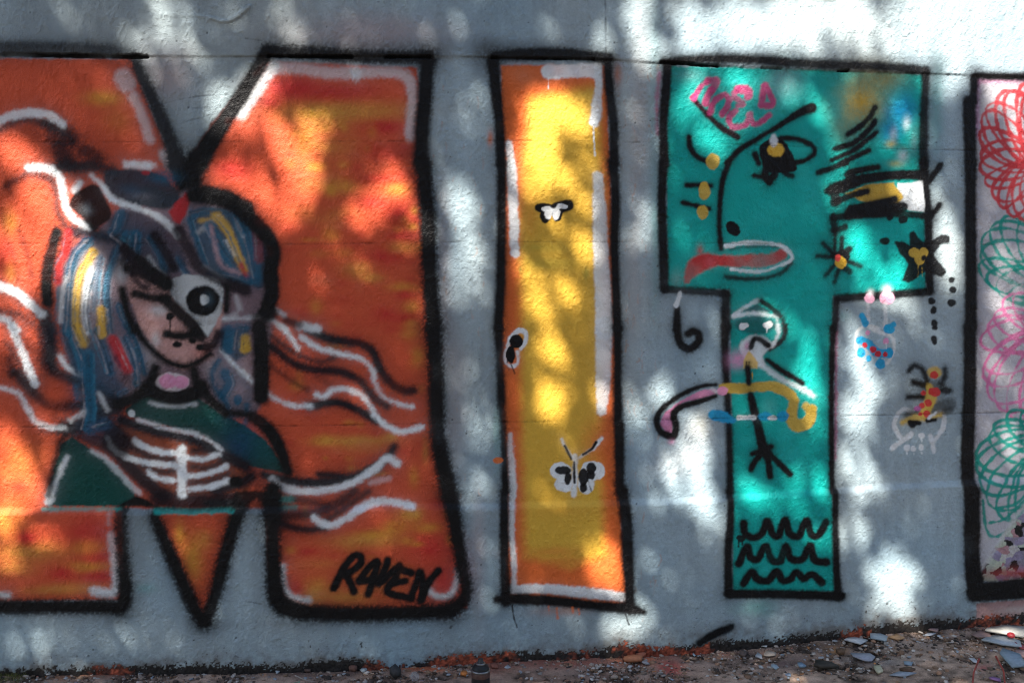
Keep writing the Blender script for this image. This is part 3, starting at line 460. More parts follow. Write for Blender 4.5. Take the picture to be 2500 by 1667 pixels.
for (x, y, a, b) in [(1300,850,52,50),(1392,850,46,50),(1350,905,52,64)]: blob('e1', MU, x, y, a, b, .95, 2)
for p in [[[1340,960],[1337,1080]],[[1375,960],[1378,1085]]]: stroke('e1', 10, MU, p, 1.2, .9, mist=0)
blob('e1', K, 1440, 940, 30, 26); blob('e1', K, 1395, 900, 20, 30, rot=30)
part('dots', 'painted_dot_row', None, 'row of black dots')
for (t, x, y, a, b) in [('e1',1660,1112,28,28),('e1',1665,1207,35,32),('e1',1658,1330,40,38),('e1',1462,1310,32,34),('e1',1488,1395,33,40),('e1',1488,1525,35,42),('e2',1490,118,30,48),('e2',1490,0,30,20)]: blob(t, K, x, y, a, b, .97, 3)
part('balls', 'painted_balls', None, 'two pink balls dripping white')
blob('e1', (.72,.36,.5), 870, 1290, 46, 48, .98, 2); blob('e1', (.72,.36,.5), 1042, 1280, 70, 64, .98, 2); puff('e1', (.85,.8,.82), 882, 1235, 36, 40, .9); puff('e1', (.85,.8,.82), 1035, 1215, 50, 50, .9)
stroke('e1', 34, (.62,.64,.66), [[860,1340],[858,1560]], 3, .6, mist=.1); stroke('e1', 36, (.62,.64,.66), [[1025,1345],[1020,1575]], 3, .6, mist=.1)
part('critter', 'painted_critter_head', None, 'pale round head with blue beard and red dots')
stroke('s', 7, (.58,.61,.62), [[2145,802],[2115,795],[2092,812],[2090,850],[2100,885]], 2, .8, mist=.1); stroke('s', 8, (.60,.63,.64), [[2125,800],[2150,812],[2175,822],[2183,845],[2178,868],[2165,885]], 2, .8, mist=.1)
part('critter_b', 'beard', 'critter')
for (t, w, p) in [('e1',58,[[800,1460],[838,1535]]),('e1',50,[[1050,1568],[1100,1535]]),('e2',74,[[785,120],[850,140],[920,220],[1000,250],[1060,230]])]: stroke(t, w, CY, p, 2, .96, mist=.05)
for (x, y, a, b) in [(1058,15,52,40),(790,240,40,46),(862,298,26,32),(975,340,46,52),(1060,240,40,50)]: blob('e2', CY, x, y, a, b, .96, 2)
part('critter_r', 'red_dots', 'critter')
for (x, y, a) in [(828,160,27),(905,207,31),(952,248,27),(1020,255,22)]: blob('e2', (.52,.02,.03), x, y, a, a, .97, 1.5)
blob('e2', PK, 855, 50, 22, 27, .9, 1.5); blob('e2', PK, 1028, 125, 28, 32, .9, 1.5); stroke('e2', 9, WH, [[1030,150],[1034,195]], 1.2, .7, mist=0)
part('curl', 'painted_curl', None, 'black spiral hook'); stroke('d1', [58,70,70], K, [[605,1385],[600,1470],[598,1590]], 3.5, mist=.25); stroke('d2', [66,72,76,78,74,66,60], K, [[598,-20],[605,80],[650,175],[725,200],[800,140],[805,60],[745,35]], 3.5, mist=.3); stroke('d2', 62, K, [[745,35],[700,60]], 3.5); stroke('d1', 58, (.75,.78,.79), [[632,1240],[610,1300],[592,1350]], 2, .97)
part('fig', 'painted_figure', None, 'stick figure with pointed hat and black body')
poly('d1', (.01,.06,.07), [[1200,1420],[1370,1340],[1520,1420]], 4, .8); blob('d1', (.01,.075,.08), 1350, 1540, 200, 95, .75, 8)
stroke('d1', [36,40,42], WH, [[1145,1450],[1250,1370],[1375,1312]], 4, .75); stroke('d1', [44,46,44], WH, [[1145,1460],[1350,1430],[1550,1460]], 4, .85); stroke('d1', 50, K, [[1405,1315],[1500,1375],[1590,1460]], **D); stroke('d1', 44, K, [[1610,1490],[1640,1600]], **D)
stroke('d2', [44,46,36], K, [[1640,-20],[1612,105],[1485,208]], **D); stroke('d2', 46, WH, [[1565,-30],[1565,70],[1500,175]], 4, .85); stroke('d1', 40, WH, [[1560,1480],[1580,1600]], 4, .7); blob('d1', (.7,.73,.74), 1240, 1545, 46, 30, .97, 2); blob('d1', (.7,.73,.74), 1468, 1540, 46, 32, .97, 2); blob('d2', (.7,.73,.74), 1225, 5, 30, 22, .9, 2); stroke('d2', 12, WH, [[1460,5],[1460,45]], 1.5, mist=0)
part('fig_b', 'beak', 'fig')
poly('d2', WH, [[1210,140],[1300,75],[1430,80],[1510,160],[1470,215],[1430,270],[1440,350],[1400,390],[1250,310],[1190,190]], 7, .9, smooth=True); puff('d2', (.7,.3,.5), 1190, 310, 110, 90, .85); puff('d2', (.7,.3,.5), 1270, 170, 30, 40, .8)
poly('d2', (.76,.52,.16), [[1290,215],[1370,330],[1375,395],[1225,390],[1240,300]], 4, .95); stroke('d2', 52, K, [[1305,190],[1335,115],[1395,112],[1470,168]], **D); stroke('d2', 11, YI, [[1318,390],[1320,490]], 1.2, mist=0)
part('fig_a', 'arm', 'fig'); stroke('d2', 60, WH, [[1430,370],[1620,500],[1770,570],[1905,650]], 5, .75); stroke('d2', [44,55,52,46], K, [[1460,308],[1600,410],[1720,480],[1800,530]], **D)
stroke('d2', [92,92,94,98,100,100,110,120,110,95], MU, [[1040,580],[1280,572],[1500,558],[1640,610],[1715,690],[1700,800],[1700,890],[1770,940],[1870,880],[1890,780]], 3, .96, mist=.1); stroke('d2', 80, MU, [[1890,790],[1830,750]], 3, .96, mist=.1)
part('fig_l', 'body', 'fig')
stroke('d2', [56,55,52], K, [[1275,385],[1280,450],[1285,530]], **D); stroke('d2', 13, K, [[1265,330],[1262,390]], 1.5); stroke('d2', 13, K, [[1290,330],[1292,390]], 1.5)
for (w, p) in [([55,72,80,82,90],[[1303,640],[1320,720],[1355,850],[1385,980],[1420,1150]]),(58,[[1420,1190],[1350,1270],[1305,1350]]),(64,[[1440,1180],[1475,1300],[1490,1420]]),(58,[[1470,1190],[1580,1300],[1680,1400]]),(48,[[1320,1205],[1420,1165],[1500,1135]])]: stroke('d2', w, K, p, **D)
part('sash', 'blue_dash', 'fig'); stroke('d2', [90,95,80,50], CY, [[940,830],[1030,850],[1090,870],[1140,885]], 2.5, .96); stroke('d2', 42, (.75,.78,.79), [[1185,860],[1345,860]], 2.5, .96); blob('d2', CY, 1440, 850, 66, 46, .85, 5); blob('d2', (.7,.73,.75), 1512, 866, 46, 24, .9, 3); blob('d2', CY, 1610, 845, 56, 52, .95, 3)
part('boot', 'painted_boot', None, 'pink boot shape in thick black outline')
poly('d2', PK, [[970,580],[820,600],[640,690],[470,820],[430,920],[490,1000],[550,1000],[560,900],[560,790],[650,720],[800,680],[970,640]], 3, .97); blob('d2', PK, 1030, 605, 56, 42, .95, 3); stroke('d2', 40, WH, [[930,580],[965,610]], 4, .6)
part('boot_o', 'outline', 'boot'); stroke('d2', [34,36,46,56,60,62,66,62,62,56,52,40], K, [[970,545],[830,560],[610,655],[445,790],[405,900],[450,1000],[560,1035],[588,950],[566,830],[640,755],[800,710],[965,652]], 3, .98, mist=.25); puff('d2', PK, 545, 1090, 40, 30, .7)
part('waves', 'painted_waves', None, 'three rows of black waves on teal')
for p in [[[1050,250],[1062,330],[1130,368],[1200,330],[1242,232],[1285,335],[1335,348],[1387,222],[1425,335],[1500,350],[1562,232],[1600,340],[1660,345],[1722,240]],[[1010,580],[1075,445],[1105,525],[1165,540],[1228,440],[1280,548],[1350,555],[1392,440],[1435,535],[1530,540],[1592,432],[1630,548],[1725,565]],[[1050,740],[1117,648],[1160,705],[1250,718],[1320,640],[1370,718],[1430,705],[1480,650],[1535,700],[1612,672],[1690,735]]]:
    stroke('d3', 62, K, p, 3.2, .98, mist=.2)
blob('d3', K, 1030, 375, 36, 30, .95, 2); stroke('d3', 12, K, [[1008,390],[1006,440]], 1.2, mist=0); stroke('d3', 12, K, [[1038,390],[1038,425]], 1.2, mist=0)
part('slash', 'painted_slash', None, 'single black slanted dash near the ground'); stroke('d3', [60,70,66,60], K, [[950,1100],[860,1135],[770,1180],[690,1230]], 4)
part('skull', 'painted_skull', None, 'white outlined skull with crossed bones')
for (w, p) in [(44,[[1285,800],[1190,785],[1125,860],[1110,950],[1170,1050]]),(44,[[1445,862],[1540,805],[1588,850],[1560,980],[1490,1075]]),(48,[[1272,1020],[1180,1085],[1090,1150]]),(48,[[1455,1035],[1475,1110],[1490,1190]])]: stroke('e2', w, (.66,.69,.71), p, 2.5, .93, mist=.15)
for (x, y) in [(1365,1030),(1225,1145),(1292,1155),(1365,1145)]: blob('e2', (.66,.69,.71), x, y, 29, 30, .95, 2); stroke('e2', 10, WH, [[x, y + 20], [x + 6, y + 55]], 1.2, .8, mist=0)
part('bug', 'painted_bug', None, 'black hairy bug with yellow body and red spots')
for (w, p, o) in [(46,[[1250,410],[1300,362],[1380,405],[1425,510]],.9),(50,[[1592,395],[1590,460],[1560,530]],.85),(58,[[1295,520],[1400,550]],.95),(50,[[1240,662],[1400,658]],.97),(60,[[1570,600],[1630,602]],.85),(110,[[1480,780],[1640,735]],.6),(70,[[1600,800],[1640,790]],.5),(60,[[1230,830],[1330,800]],.7),(90,[[1430,560],[1540,560]],.5)]: stroke('e2', w, K, p, 5, o)
part('bug_b', 'body', 'bug')
blob('e2', MU, 1495, 430, 66, 58, .8, 6); stroke('e2', [70,100,90], MU, [[1450,560],[1460,680],[1400,810]], 4, .92); stroke('e2', [50,70,60,40], MU, [[1190,905],[1300,865],[1430,860],[1550,835]], 5, .85)
for (x, y, a) in [(1490,455,38),(1390,620,26),(1470,605,36),(1505,615,46),(1435,720,34),(1372,745,30),(1420,825,34),(1355,825,22)]: blob('e2', (.56,.04,.04), x, y, a, a, .96, 2)
blob('e2', (.4,.1,.3), 1330, 772, 36, 28, .9); stroke('e2', 44, K, [[1255,900],[1350,910]], 2.5, mist=.1); stroke('e2', 40, K, [[1425,887],[1500,880]], 2.5, mist=.1); blob('e2', K, 1285, 925, 36, 28); stroke('e2', 34, (.66,.69,.71), [[1445,862],[1500,815]], 2.5, mist=0)

# ------------------------------------------------ next letter, cut by the frame
part('n', 'painted_letter', None, 'pale letter panel filled with looping shells')
PN = (.47,.46,.50)
poly('s', PN, [[2380,188],[2720,190],[2720,1400],[2372,1400]], 5, .9)
stroke('e0', 50, (.55,.16,.42), [[1905,760],[1900,1300]], 6, .5); stroke('e0', 60, (.6,.2,.4), [[1930,770],[2150,765],[2400,760]], 7, .6); stroke('e2', 50, (.5,.3,.45), [[1930,0],[1950,300]], 8, .3)
def shell(key, name, label, c, cx, cy, rx, ry, n, tip, w, fat=.24):
    part(key, name, 'n', label)
    for i in range(n):                                 # hand-swung loops that all run back through one tip
        a = math.pi * 2 * i / n + rng.uniform(-.07, .07); g_ = rng.uniform(.93, 1.05)
        dx, dy = cx + g_ * rx * math.cos(a) - tip[0], cy + g_ * ry * math.sin(a) - tip[1]; L = math.hypot(dx, dy) + 1e-6
        nx, ny = -dy / L, dx / L; b_ = L * fat * rng.uniform(.85, 1.2); bend = rng.uniform(-.06, .06) * L
        pts = []
        for k in range(14):
            u = 2 * math.pi * k / 14
            s_, t_ = 0.5 - 0.5 * math.cos(u), math.sin(u); q_ = b_ * t_ + bend * math.sin(math.pi * s_)
            pts.append([tip[0] + dx * s_ + nx * q_, tip[1] + dy * s_ + ny * q_])
        stroke('s', w * rng.uniform(.85, 1.15), c, pts, 2.2, .95, mist=.1, closed=True)
shell('n_g', 'green_loops', 'green looping shell', (.01,.27,.22), 2505, 628, 116, 104, 19, (2585, 690), 7.4)
shell('n_r', 'red_loops', 'red looping flower', (.52,.045,.055), 2500, 372, 110, 166, 24, (2528, 398), 8)
shell('n_p', 'pink_loops', 'pink looping shell', (.62,.17,.35), 2508, 868, 112, 155, 21, (2580, 820), 7.4)
shell('n_t', 'green_loops', 'lower green looping shell', (.01,.27,.22), 2502, 1150, 118, 142, 20, (2590, 1090), 7.4)
stroke('s', 7.5, (.01,.27,.22), [[2395,1220],[2402,1285],[2420,1307],[2450,1295],[2490,1245],[2520,1190]], 2, .93, mist=.06); stroke('s', 7, (.01,.27,.22), [[2412,1273],[2450,1262],[2500,1215]], 2, .93, mist=.06); stroke('s', 7, (.01,.27,.22), [[2425,1237],[2470,1230],[2500,1205]], 2, .93, mist=.06)
part('n_f', 'flaking_patch', 'n', 'patch of flaked paint in lilac and pale green')
poly('e3', (.30,.27,.32), [[1635,640],[1760,440],[1900,240],[2020,160],[2900,100],[2900,740],[1640,720]], 3)
vp = rng.uniform([2390, 1240], [2720, 1420], (260, 2)); vc = np.array([(.42,.47,.38),(.26,.23,.34),(.46,.45,.45),(.015,.015,.015),(.38,.22,.24),(.38,.44,.38),(.24,.22,.28)])[rng.integers(0, 7, 260)]
sel = np.argwhere(LAB == cur[0])
if len(sel):
    j, i = sel[:, 0], sel[:, 1]
    x = PX[j, i] + 10 * N_EDGE[j, i]; y = PY[j, i] + 10 * N_MID[j, i]
    dd = (x[:, None] - vp[:, 0]) ** 2 + (y[:, None] - vp[:, 1]) ** 2
    k = dd.argmin(1); C[j, i] = vc[k] * (1 + 0.25 * N_FINE[j, i])[:, None]; HT[j, i] += 0.0022 * ((k % 5) / 4 - .5)
stroke('e3', 34, (.52,.53,.54), [[1620,660],[1750,480],[1900,240],[2020,90]], 4, .75); puff('e3', (.38,.06,.06), 1900, 660, 300, 60, .8)
part('n_low', 'reddish_patch', 'n', 'bare reddish plaster below the letter panel')
poly('e3', (.36,.20,.19), [[1605,900],[2900,820],[2900,1010],[2000,1000],[1850,1030],[1610,1040]], 3, .9); puff('e3', (.45,.42,.40), 1900, 960, 200, 40, .6)
part('n_out', 'outline', 'n')
for (t, w, p) in [('e0',[60,66,70,70],[[1885,725],[2100,735],[2350,740],[3200,760]]),('e0',[70,75],[[1872,740],[1868,980]]),('e0',[110,125,115,110],[[1822,980],[1830,1150],[1835,1350],[1840,1568]]),('e1',[108,108,112,112],[[1840,0],[1840,600],[1845,1000],[1838,1568]]),('e2',[118,122,125,130,120],[[1832,0],[1832,500],[1820,900],[1808,1250],[1818,1568]]),
    ('e3',[125,130,130,150],[[1575,0],[1572,300],[1578,600],[1610,810]]),('e3',[140,150,160,160],[[1600,815],[1800,800],[2100,775],[2900,740]])]: stroke(t, w, K, p, 4, .98, mist=.3)
stroke('s', 34, K, [[2625,188],[2622,800],[2625,1400]], 5)
part('plaster')
# ================================================================== relief of the wall, joints, dirt along the foot
def line_y(pts):
    p = np.array(pts, float); return np.interp(PX, p[:, 0], p[:, 1]).astype(np.float32)
HT += 0.0035 * N_BIG + 0.0016 * N_MID
wr = fbm(6, 11, 3, 0.7, 0.8, 1.5); HT += 0.0017 * (np.abs(wr) * 1.6 + wr)              # worn brushed-over stipple
HT += 0.0014 * vnoise(2.3, 2.3, 12) * (1 + N_BIG) + 0.0010 * vnoise(4.5, 4.5, 14) + 0.0034 * np.clip(vnoise(3.4, 3.4, 13) - 0.30, 0, 1) * 3
LEDGE = line_y([[-300,1238],[500,1237],[900,1229],[1200,1225],[1500,1216],[1700,1211],[1900,1197],[2200,1176],[2500,1160],[2900,1145]])
t = np.clip((PY - LEDGE + 2 * N_EDGE) / 19, 0, 1); HT += 0.014 * t * t * (3 - 2 * t)      # the foot of the wall stands proud
TOP = line_y([[-300,136],[100,135],[300,139],[640,139],[1060,139],[1190,141],[1480,147],[1620,157],[1900,168],[2043,174],[2283,182],[2900,203]])
HT += 0.005 * np.clip((TOP - PY) / 6 + 0.5, 0, 1)
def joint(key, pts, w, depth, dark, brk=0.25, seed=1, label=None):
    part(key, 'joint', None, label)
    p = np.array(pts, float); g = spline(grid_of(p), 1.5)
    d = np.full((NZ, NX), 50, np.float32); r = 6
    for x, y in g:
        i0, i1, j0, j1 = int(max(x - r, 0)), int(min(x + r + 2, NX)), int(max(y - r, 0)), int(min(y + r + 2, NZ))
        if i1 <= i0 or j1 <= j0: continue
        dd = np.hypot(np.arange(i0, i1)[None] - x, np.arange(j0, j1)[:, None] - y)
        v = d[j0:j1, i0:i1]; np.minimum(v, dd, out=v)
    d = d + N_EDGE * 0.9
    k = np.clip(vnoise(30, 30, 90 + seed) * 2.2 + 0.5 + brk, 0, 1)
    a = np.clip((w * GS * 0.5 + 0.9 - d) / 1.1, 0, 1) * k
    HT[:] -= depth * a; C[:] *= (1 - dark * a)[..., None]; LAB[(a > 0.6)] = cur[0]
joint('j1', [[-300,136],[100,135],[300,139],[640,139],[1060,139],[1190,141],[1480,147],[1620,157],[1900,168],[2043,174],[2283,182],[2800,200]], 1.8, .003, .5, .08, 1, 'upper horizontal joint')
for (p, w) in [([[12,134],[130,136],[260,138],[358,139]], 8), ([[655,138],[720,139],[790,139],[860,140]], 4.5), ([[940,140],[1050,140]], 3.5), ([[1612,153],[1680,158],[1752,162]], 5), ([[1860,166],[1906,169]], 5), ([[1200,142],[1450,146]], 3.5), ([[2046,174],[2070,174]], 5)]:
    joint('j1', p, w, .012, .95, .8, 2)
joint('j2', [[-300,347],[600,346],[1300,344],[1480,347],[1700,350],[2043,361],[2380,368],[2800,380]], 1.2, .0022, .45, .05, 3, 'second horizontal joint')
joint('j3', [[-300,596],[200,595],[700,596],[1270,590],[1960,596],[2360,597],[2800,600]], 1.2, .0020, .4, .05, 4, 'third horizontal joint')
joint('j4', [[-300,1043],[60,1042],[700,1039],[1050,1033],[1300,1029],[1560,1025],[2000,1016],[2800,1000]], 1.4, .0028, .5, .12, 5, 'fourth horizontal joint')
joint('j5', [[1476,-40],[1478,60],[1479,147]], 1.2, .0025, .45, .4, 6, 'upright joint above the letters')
part('crack', 'hairline_crack', None, 'hairline cracks')
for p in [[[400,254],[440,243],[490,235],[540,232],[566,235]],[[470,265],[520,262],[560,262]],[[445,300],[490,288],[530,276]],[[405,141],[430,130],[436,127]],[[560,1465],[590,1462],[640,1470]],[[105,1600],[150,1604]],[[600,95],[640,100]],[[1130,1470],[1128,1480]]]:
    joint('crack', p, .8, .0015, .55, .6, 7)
# puffed seam of old plaster, upper left
for p in [[[424,40],[470,38],[520,44],[555,47],[590,30],[600,0]],[[520,44],[545,53],[575,44],[610,16]],[[272,100],[272,50],[290,10]]]:
    g = spline(grid_of(np.array(p, float)), 1)
    for x, y in g:
        if 4 < x < NX - 5 and 4 < y < NZ - 5: HT[int(y) - 1:int(y) + 2, int(x) - 1:int(x) + 2] = np.maximum(HT[int(y) - 1:int(y) + 2, int(x) - 1:int(x) + 2], HT[int(y), int(x)] + 0.0001)

PBP = [[-300,1636],[0,1632],[250,1626],[390,1623],[500,1617],[720,1620],[770,1609],[860,1605],[960,1618],[1000,1614],[1060,1602],[1150,1590],[1270,1584],[1450,1585],[1510,1566],[1600,1573],[1690,1570],[1770,1557],[1890,1551],[1980,1542],[2060,1536],[2110,1524],[2200,1515],[2290,1510],[2375,1504],[2500,1494],[2900,1470]]
GCP = [[-300,1650],[0,1646],[400,1643],[700,1641],[900,1634],[1100,1622],[1300,1611],[1600,1600],[1800,1586],[1950,1567],[2150,1547],[2400,1526],[2500,1519],[2900,1490]]
PB = line_y(PBP); part('foot', 'dirt_band', None, 'dark dirt and moss band along the foot of the wall')
sp = N_FINE * 1.3 + N_EDGE * 0.55 + N_MID * 0.4
rag = np.where(LAB == PID['slash'], -1, 0) + (PY - PB) / 15 + 0.30 + sp * 0.95 + 0.35 * N_BIG
m = np.clip((rag - 0.35) * 6, 0, 1) * (PY > PB - 60)
sc_ = np.clip(sp * 3 - 1.95 + (PY - PB) / 90 + 1.4 * np.clip(vnoise(60, 40, 77), 0, 1), 0, 1) * (PY > PB - 130)
C[:] = C * (1 - 0.85 * sc_ * (PY < PB))[..., None]
spl = np.clip(np.exp(-np.maximum(PB - PY, 0) / 20) * (.55 + 1.3 * N_MID + .9 * N_EDGE), 0, .7)[..., None] * (LAB == 0)[..., None]; C[:] = C * (1 - spl) + np.array([.11, .085, .07], np.float32) * spl     # splashed soil
dirt = np.empty_like(C); dirt[:] = (.030, .026, .024)
redm = np.zeros_like(PX, dtype=np.float32)
for (x0, x1, s) in [(180,330,.5),(890,1000,.8),(1010,1280,.9),(1480,1720,.9),(2040,2120,.8),(1350,1480,.25),(2330,2500,.6)]: redm = np.maximum(redm, s * np.clip(1 - np.abs(PX - (x0 + x1) / 2) / ((x1 - x0) / 2) + .5 * N_MID, 0, 1) ** .9)
rr = np.clip(redm * 1.3 + 1.6 * N_EDGE - 0.25 + (PY - PB - 8) / 40, 0, 1) * (redm > 0.05)
dirt = dirt * (1 - rr[..., None]) + np.array([.24, .060, .034], np.float32) * rr[..., None] * (1 + .9 * N_EDGE + .5 * N_MID)[..., None]
dirt *= (1 + 0.8 * N_FINE)[..., None]
C[:] = C * (1 - m[..., None]) + dirt * m[..., None]; RO[:] = RO * (1 - m) + 0.9 * m; LAB[m > 0.5] = cur[0]
HT += 0.003 * m * N_FINE - 0.002 * np.clip(m, 0, 1)
C *= (1 + 0.08 * N_FINE)[..., None]; np.clip(C, 0.004, 0.85, out=C)
RO += 0.10 * N_EDGE; np.clip(RO, 0.25, 0.95, out=RO)

# ================================================================== materials
def mat(name, base=(.5, .5, .5), rough=0.6, attr=None, noise=None, bump=None, spec=0.5, metal=0.0, rough_attr=None, trans=0.0):
    """principled material: colour from a constant or a colour attribute, broken up with object-space noise, plus fine bump"""
    m = bpy.data.materials.new(name); m.use_nodes = True; nt = m.node_tree; b = nt.nodes['Principled BSDF']
    b.inputs['Roughness'].default_value = rough; b.inputs['Metallic'].default_value = metal; b.inputs['Specular IOR Level'].default_value = spec
    b.inputs['Transmission Weight'].default_value = trans
    tc = nt.nodes.new('ShaderNodeTexCoord'); geo = nt.nodes.new('ShaderNodeNewGeometry')
    c = None
    if attr:
        a = nt.nodes.new('ShaderNodeAttribute'); a.attribute_name = attr; c = a.outputs['Color']
    if noise:
        sc, amt = noise
        n = nt.nodes.new('ShaderNodeTexNoise'); n.inputs['Scale'].default_value = sc; n.inputs['Detail'].default_value = 5
        nt.links.new(geo.outputs['Position'], n.inputs['Vector'])
        mr = nt.nodes.new('ShaderNodeMapRange'); mr.inputs[1].default_value = 0.25; mr.inputs[2].default_value = 0.75; mr.inputs[3].default_value = 1 - amt; mr.inputs[4].default_value = 1 + amt
        nt.links.new(n.outputs['Fac'], mr.inputs[0])
        mx = nt.nodes.new('ShaderNodeVectorMath'); mx.operation = 'SCALE'
        if c is not None: nt.links.new(c, mx.inputs[0])
        else: mx.inputs[0].default_value = base
        nt.links.new(mr.outputs[0], mx.inputs['Scale']); c = mx.outputs[0]
    if c is not None: nt.links.new(c, b.inputs['Base Color'])
    else: b.inputs['Base Color'].default_value = (*base, 1)
    if rough_attr:
        a = nt.nodes.new('ShaderNodeAttribute'); a.attribute_name = rough_attr; nt.links.new(a.outputs['Fac'], b.inputs['Roughness'])
    if bump:
        sc, st, dist = bump
        n = nt.nodes.new('ShaderNodeTexNoise'); n.inputs['Scale'].default_value = sc; n.inputs['Detail'].default_value = 4
        nt.links.new(geo.outputs['Position'], n.inputs['Vector'])
        bp = nt.nodes.new('ShaderNodeBump'); bp.inputs['Strength'].default_value = st; bp.inputs['Distance'].default_value = dist
        nt.links.new(n.outputs['Fac'], bp.inputs['Height']); nt.links.new(bp.outputs[0], b.inputs['Normal'])
    return m
M_WALL = mat('painted_plaster', attr='paint', noise=(420, .10), bump=(230, 1.0, .0034), rough_attr='rough', spec=.16)

# ================================================================== wall object
def empty(name, loc=(0, 0, 0), label=None, cat=None, group=None):
    o = bpy.data.objects.new(name, None); col.objects.link(o); o.location = loc; o.empty_display_size = 0.1
    if label: o['label'] = label
    if cat: o['category'] = cat
    if group: o['group'] = group
    return o
def raw_mesh(name, v, f, normals=None, paint=None, rough=None, material=None, parent=None, smooth=True):
    me = bpy.data.meshes.new(name); nf, k = f.shape
    me.vertices.add(len(v)); me.vertices.foreach_set('co', np.ascontiguousarray(v, np.float32).ravel())
    me.loops.add(nf * k); me.loops.foreach_set('vertex_index', np.ascontiguousarray(f, np.int32).ravel())
    me.polygons.add(nf); me.polygons.foreach_set('loop_start', np.arange(0, nf * k, k, dtype=np.int32))
    if smooth: me.polygons.foreach_set('use_smooth', np.ones(nf, bool))
    me.update(calc_edges=True)
    if paint is not None:
        at = me.attributes.new('paint', 'FLOAT_COLOR', 'POINT'); q = np.ones((len(v), 4), np.float32); q[:, :3] = paint; at.data.foreach_set('color', q.ravel())
    if rough is not None:
        at = me.attributes.new('rough', 'FLOAT', 'POINT'); at.data.foreach_set('value', np.ascontiguousarray(rough, np.float32))
    if normals is not None: me.normals_split_custom_set_from_vertices(np.ascontiguousarray(normals, np.float32))
    if material: me.materials.append(material)
    o = bpy.data.objects.new(name, me); col.objects.link(o)
    if parent: o.parent = parent
    return o
V = np.stack([GX, -HT, GZ], -1).reshape(-1, 3).astype(np.float32)
dzx = np.gradient(HT, STEP, axis=1); dzz = np.gradient(HT, STEP, axis=0)
NRM = np.stack([-dzx, -np.ones_like(dzx), -dzz], -1); NRM /= np.linalg.norm(NRM, axis=-1, keepdims=True); NRM[..., 0] *= 1
NRM = NRM.reshape(-1, 3).astype(np.float32)
CC = C.reshape(-1, 3); RR = RO.reshape(-1)
ii = np.arange(NZ - 1)[:, None] * NX + np.arange(NX - 1)[None]
Fq = np.stack([ii, ii + 1, ii + NX + 1, ii + NX], -1).reshape(-1, 4)
def pieces(L):
    """connected runs of equal label on the grid: piece number per cell, label and size per piece"""
    h, w = L.shape; par = []
    def find(i):
        while par[i] != i: par[i] = par[par[i]]; i = par[i]
        return i
    out = np.empty(L.shape, np.int64); prev = None; lab = []
    for y in range(h):
        row = L[y]; cut = np.flatnonzero(np.diff(row)) + 1; st = np.concatenate([[0], cut]); en = np.concatenate([cut, [w]])
        ids = np.arange(len(par), len(par) + len(st)); par.extend(ids.tolist()); lab.extend(row[st].tolist())
        out[y] = np.repeat(ids, en - st)
        if y:
            up = out[y - 1]; same = np.flatnonzero(row == L[y - 1])
            pr = np.unique(np.stack([out[y][same], up[same]], 1), axis=0) if len(same) else []
            for a_, b_ in pr:
                ra, rb = find(a_), find(b_)
                if ra != rb: par[ra] = rb
    root = np.array([find(i) for i in range(len(par))]); u, inv = np.unique(root, return_inverse=True)
    comp = inv[out]; return comp, np.array(lab)[u], np.bincount(comp.ravel())
L2 = LAB[:-1, :-1].copy()
for _ in range(2):                                   # islands too small to pick apart go to whatever lies round them
    comp, clab, csz = pieces(L2); tiny = (csz < 70)[comp]; tiny[:, 0] = False
    x_ = np.where(tiny, 0, np.arange(L2.shape[1])[None]); np.maximum.accumulate(x_, axis=1, out=x_)
    L2 = np.where(tiny, np.take_along_axis(L2, x_, 1), L2)
comp, clab, csz = pieces(L2)
flab = comp.reshape(-1)
wall = empty('graffiti_wall', (0, 0, 0), 'long grey plastered wall sprayed with large graffiti letters and figures', 'wall'); wall['kind'] = 'thing'
keys = {v: k for k, v in PID.items()}; pobj = {}
order = np.argsort(flab, kind='stable'); bounds = np.searchsorted(flab[order], np.arange(len(csz) + 1))
def patch(name, cells, par):
    f = Fq[cells]; u, inv = np.unique(f, return_inverse=True)
    return raw_mesh(name, V[u], inv.reshape(f.shape), NRM[u], CC[u], RR[u], M_WALL, par)
for k, (name, parent, label) in enumerate(PARTS):
    cs = [c for c in np.flatnonzero(clab == k)]; cs.sort(key=lambda c: -csz[c])
    par = pobj[parent] if parent else wall
    if not cs: o = empty(name); o.parent = par
    elif k == 0: o = patch(name, np.concatenate([order[bounds[c]:bounds[c + 1]] for c in cs]), par)
    else:
        o = patch(name, order[bounds[cs[0]]:bounds[cs[0] + 1]], par)
        rest = cs[1:]
        for c in rest:
            if parent or name in ('joint', 'hairline_crack', 'dirt_band'): q = patch(name, order[bounds[c]:bounds[c + 1]], par)
            else: q = patch({'painted_letter': 'fill', 'painted_girl': 'hair_base', 'painted_waves': 'wave', 'painted_dot_row': 'dot', 'painted_balls': 'ball', 'painted_scribble': 'loop', 'painted_signature': 'character'}.get(name, 'painted_mark'), order[bounds[c]:bounds[c + 1]], o)
    if label: o['label'] = label
    pobj[keys[k]] = o
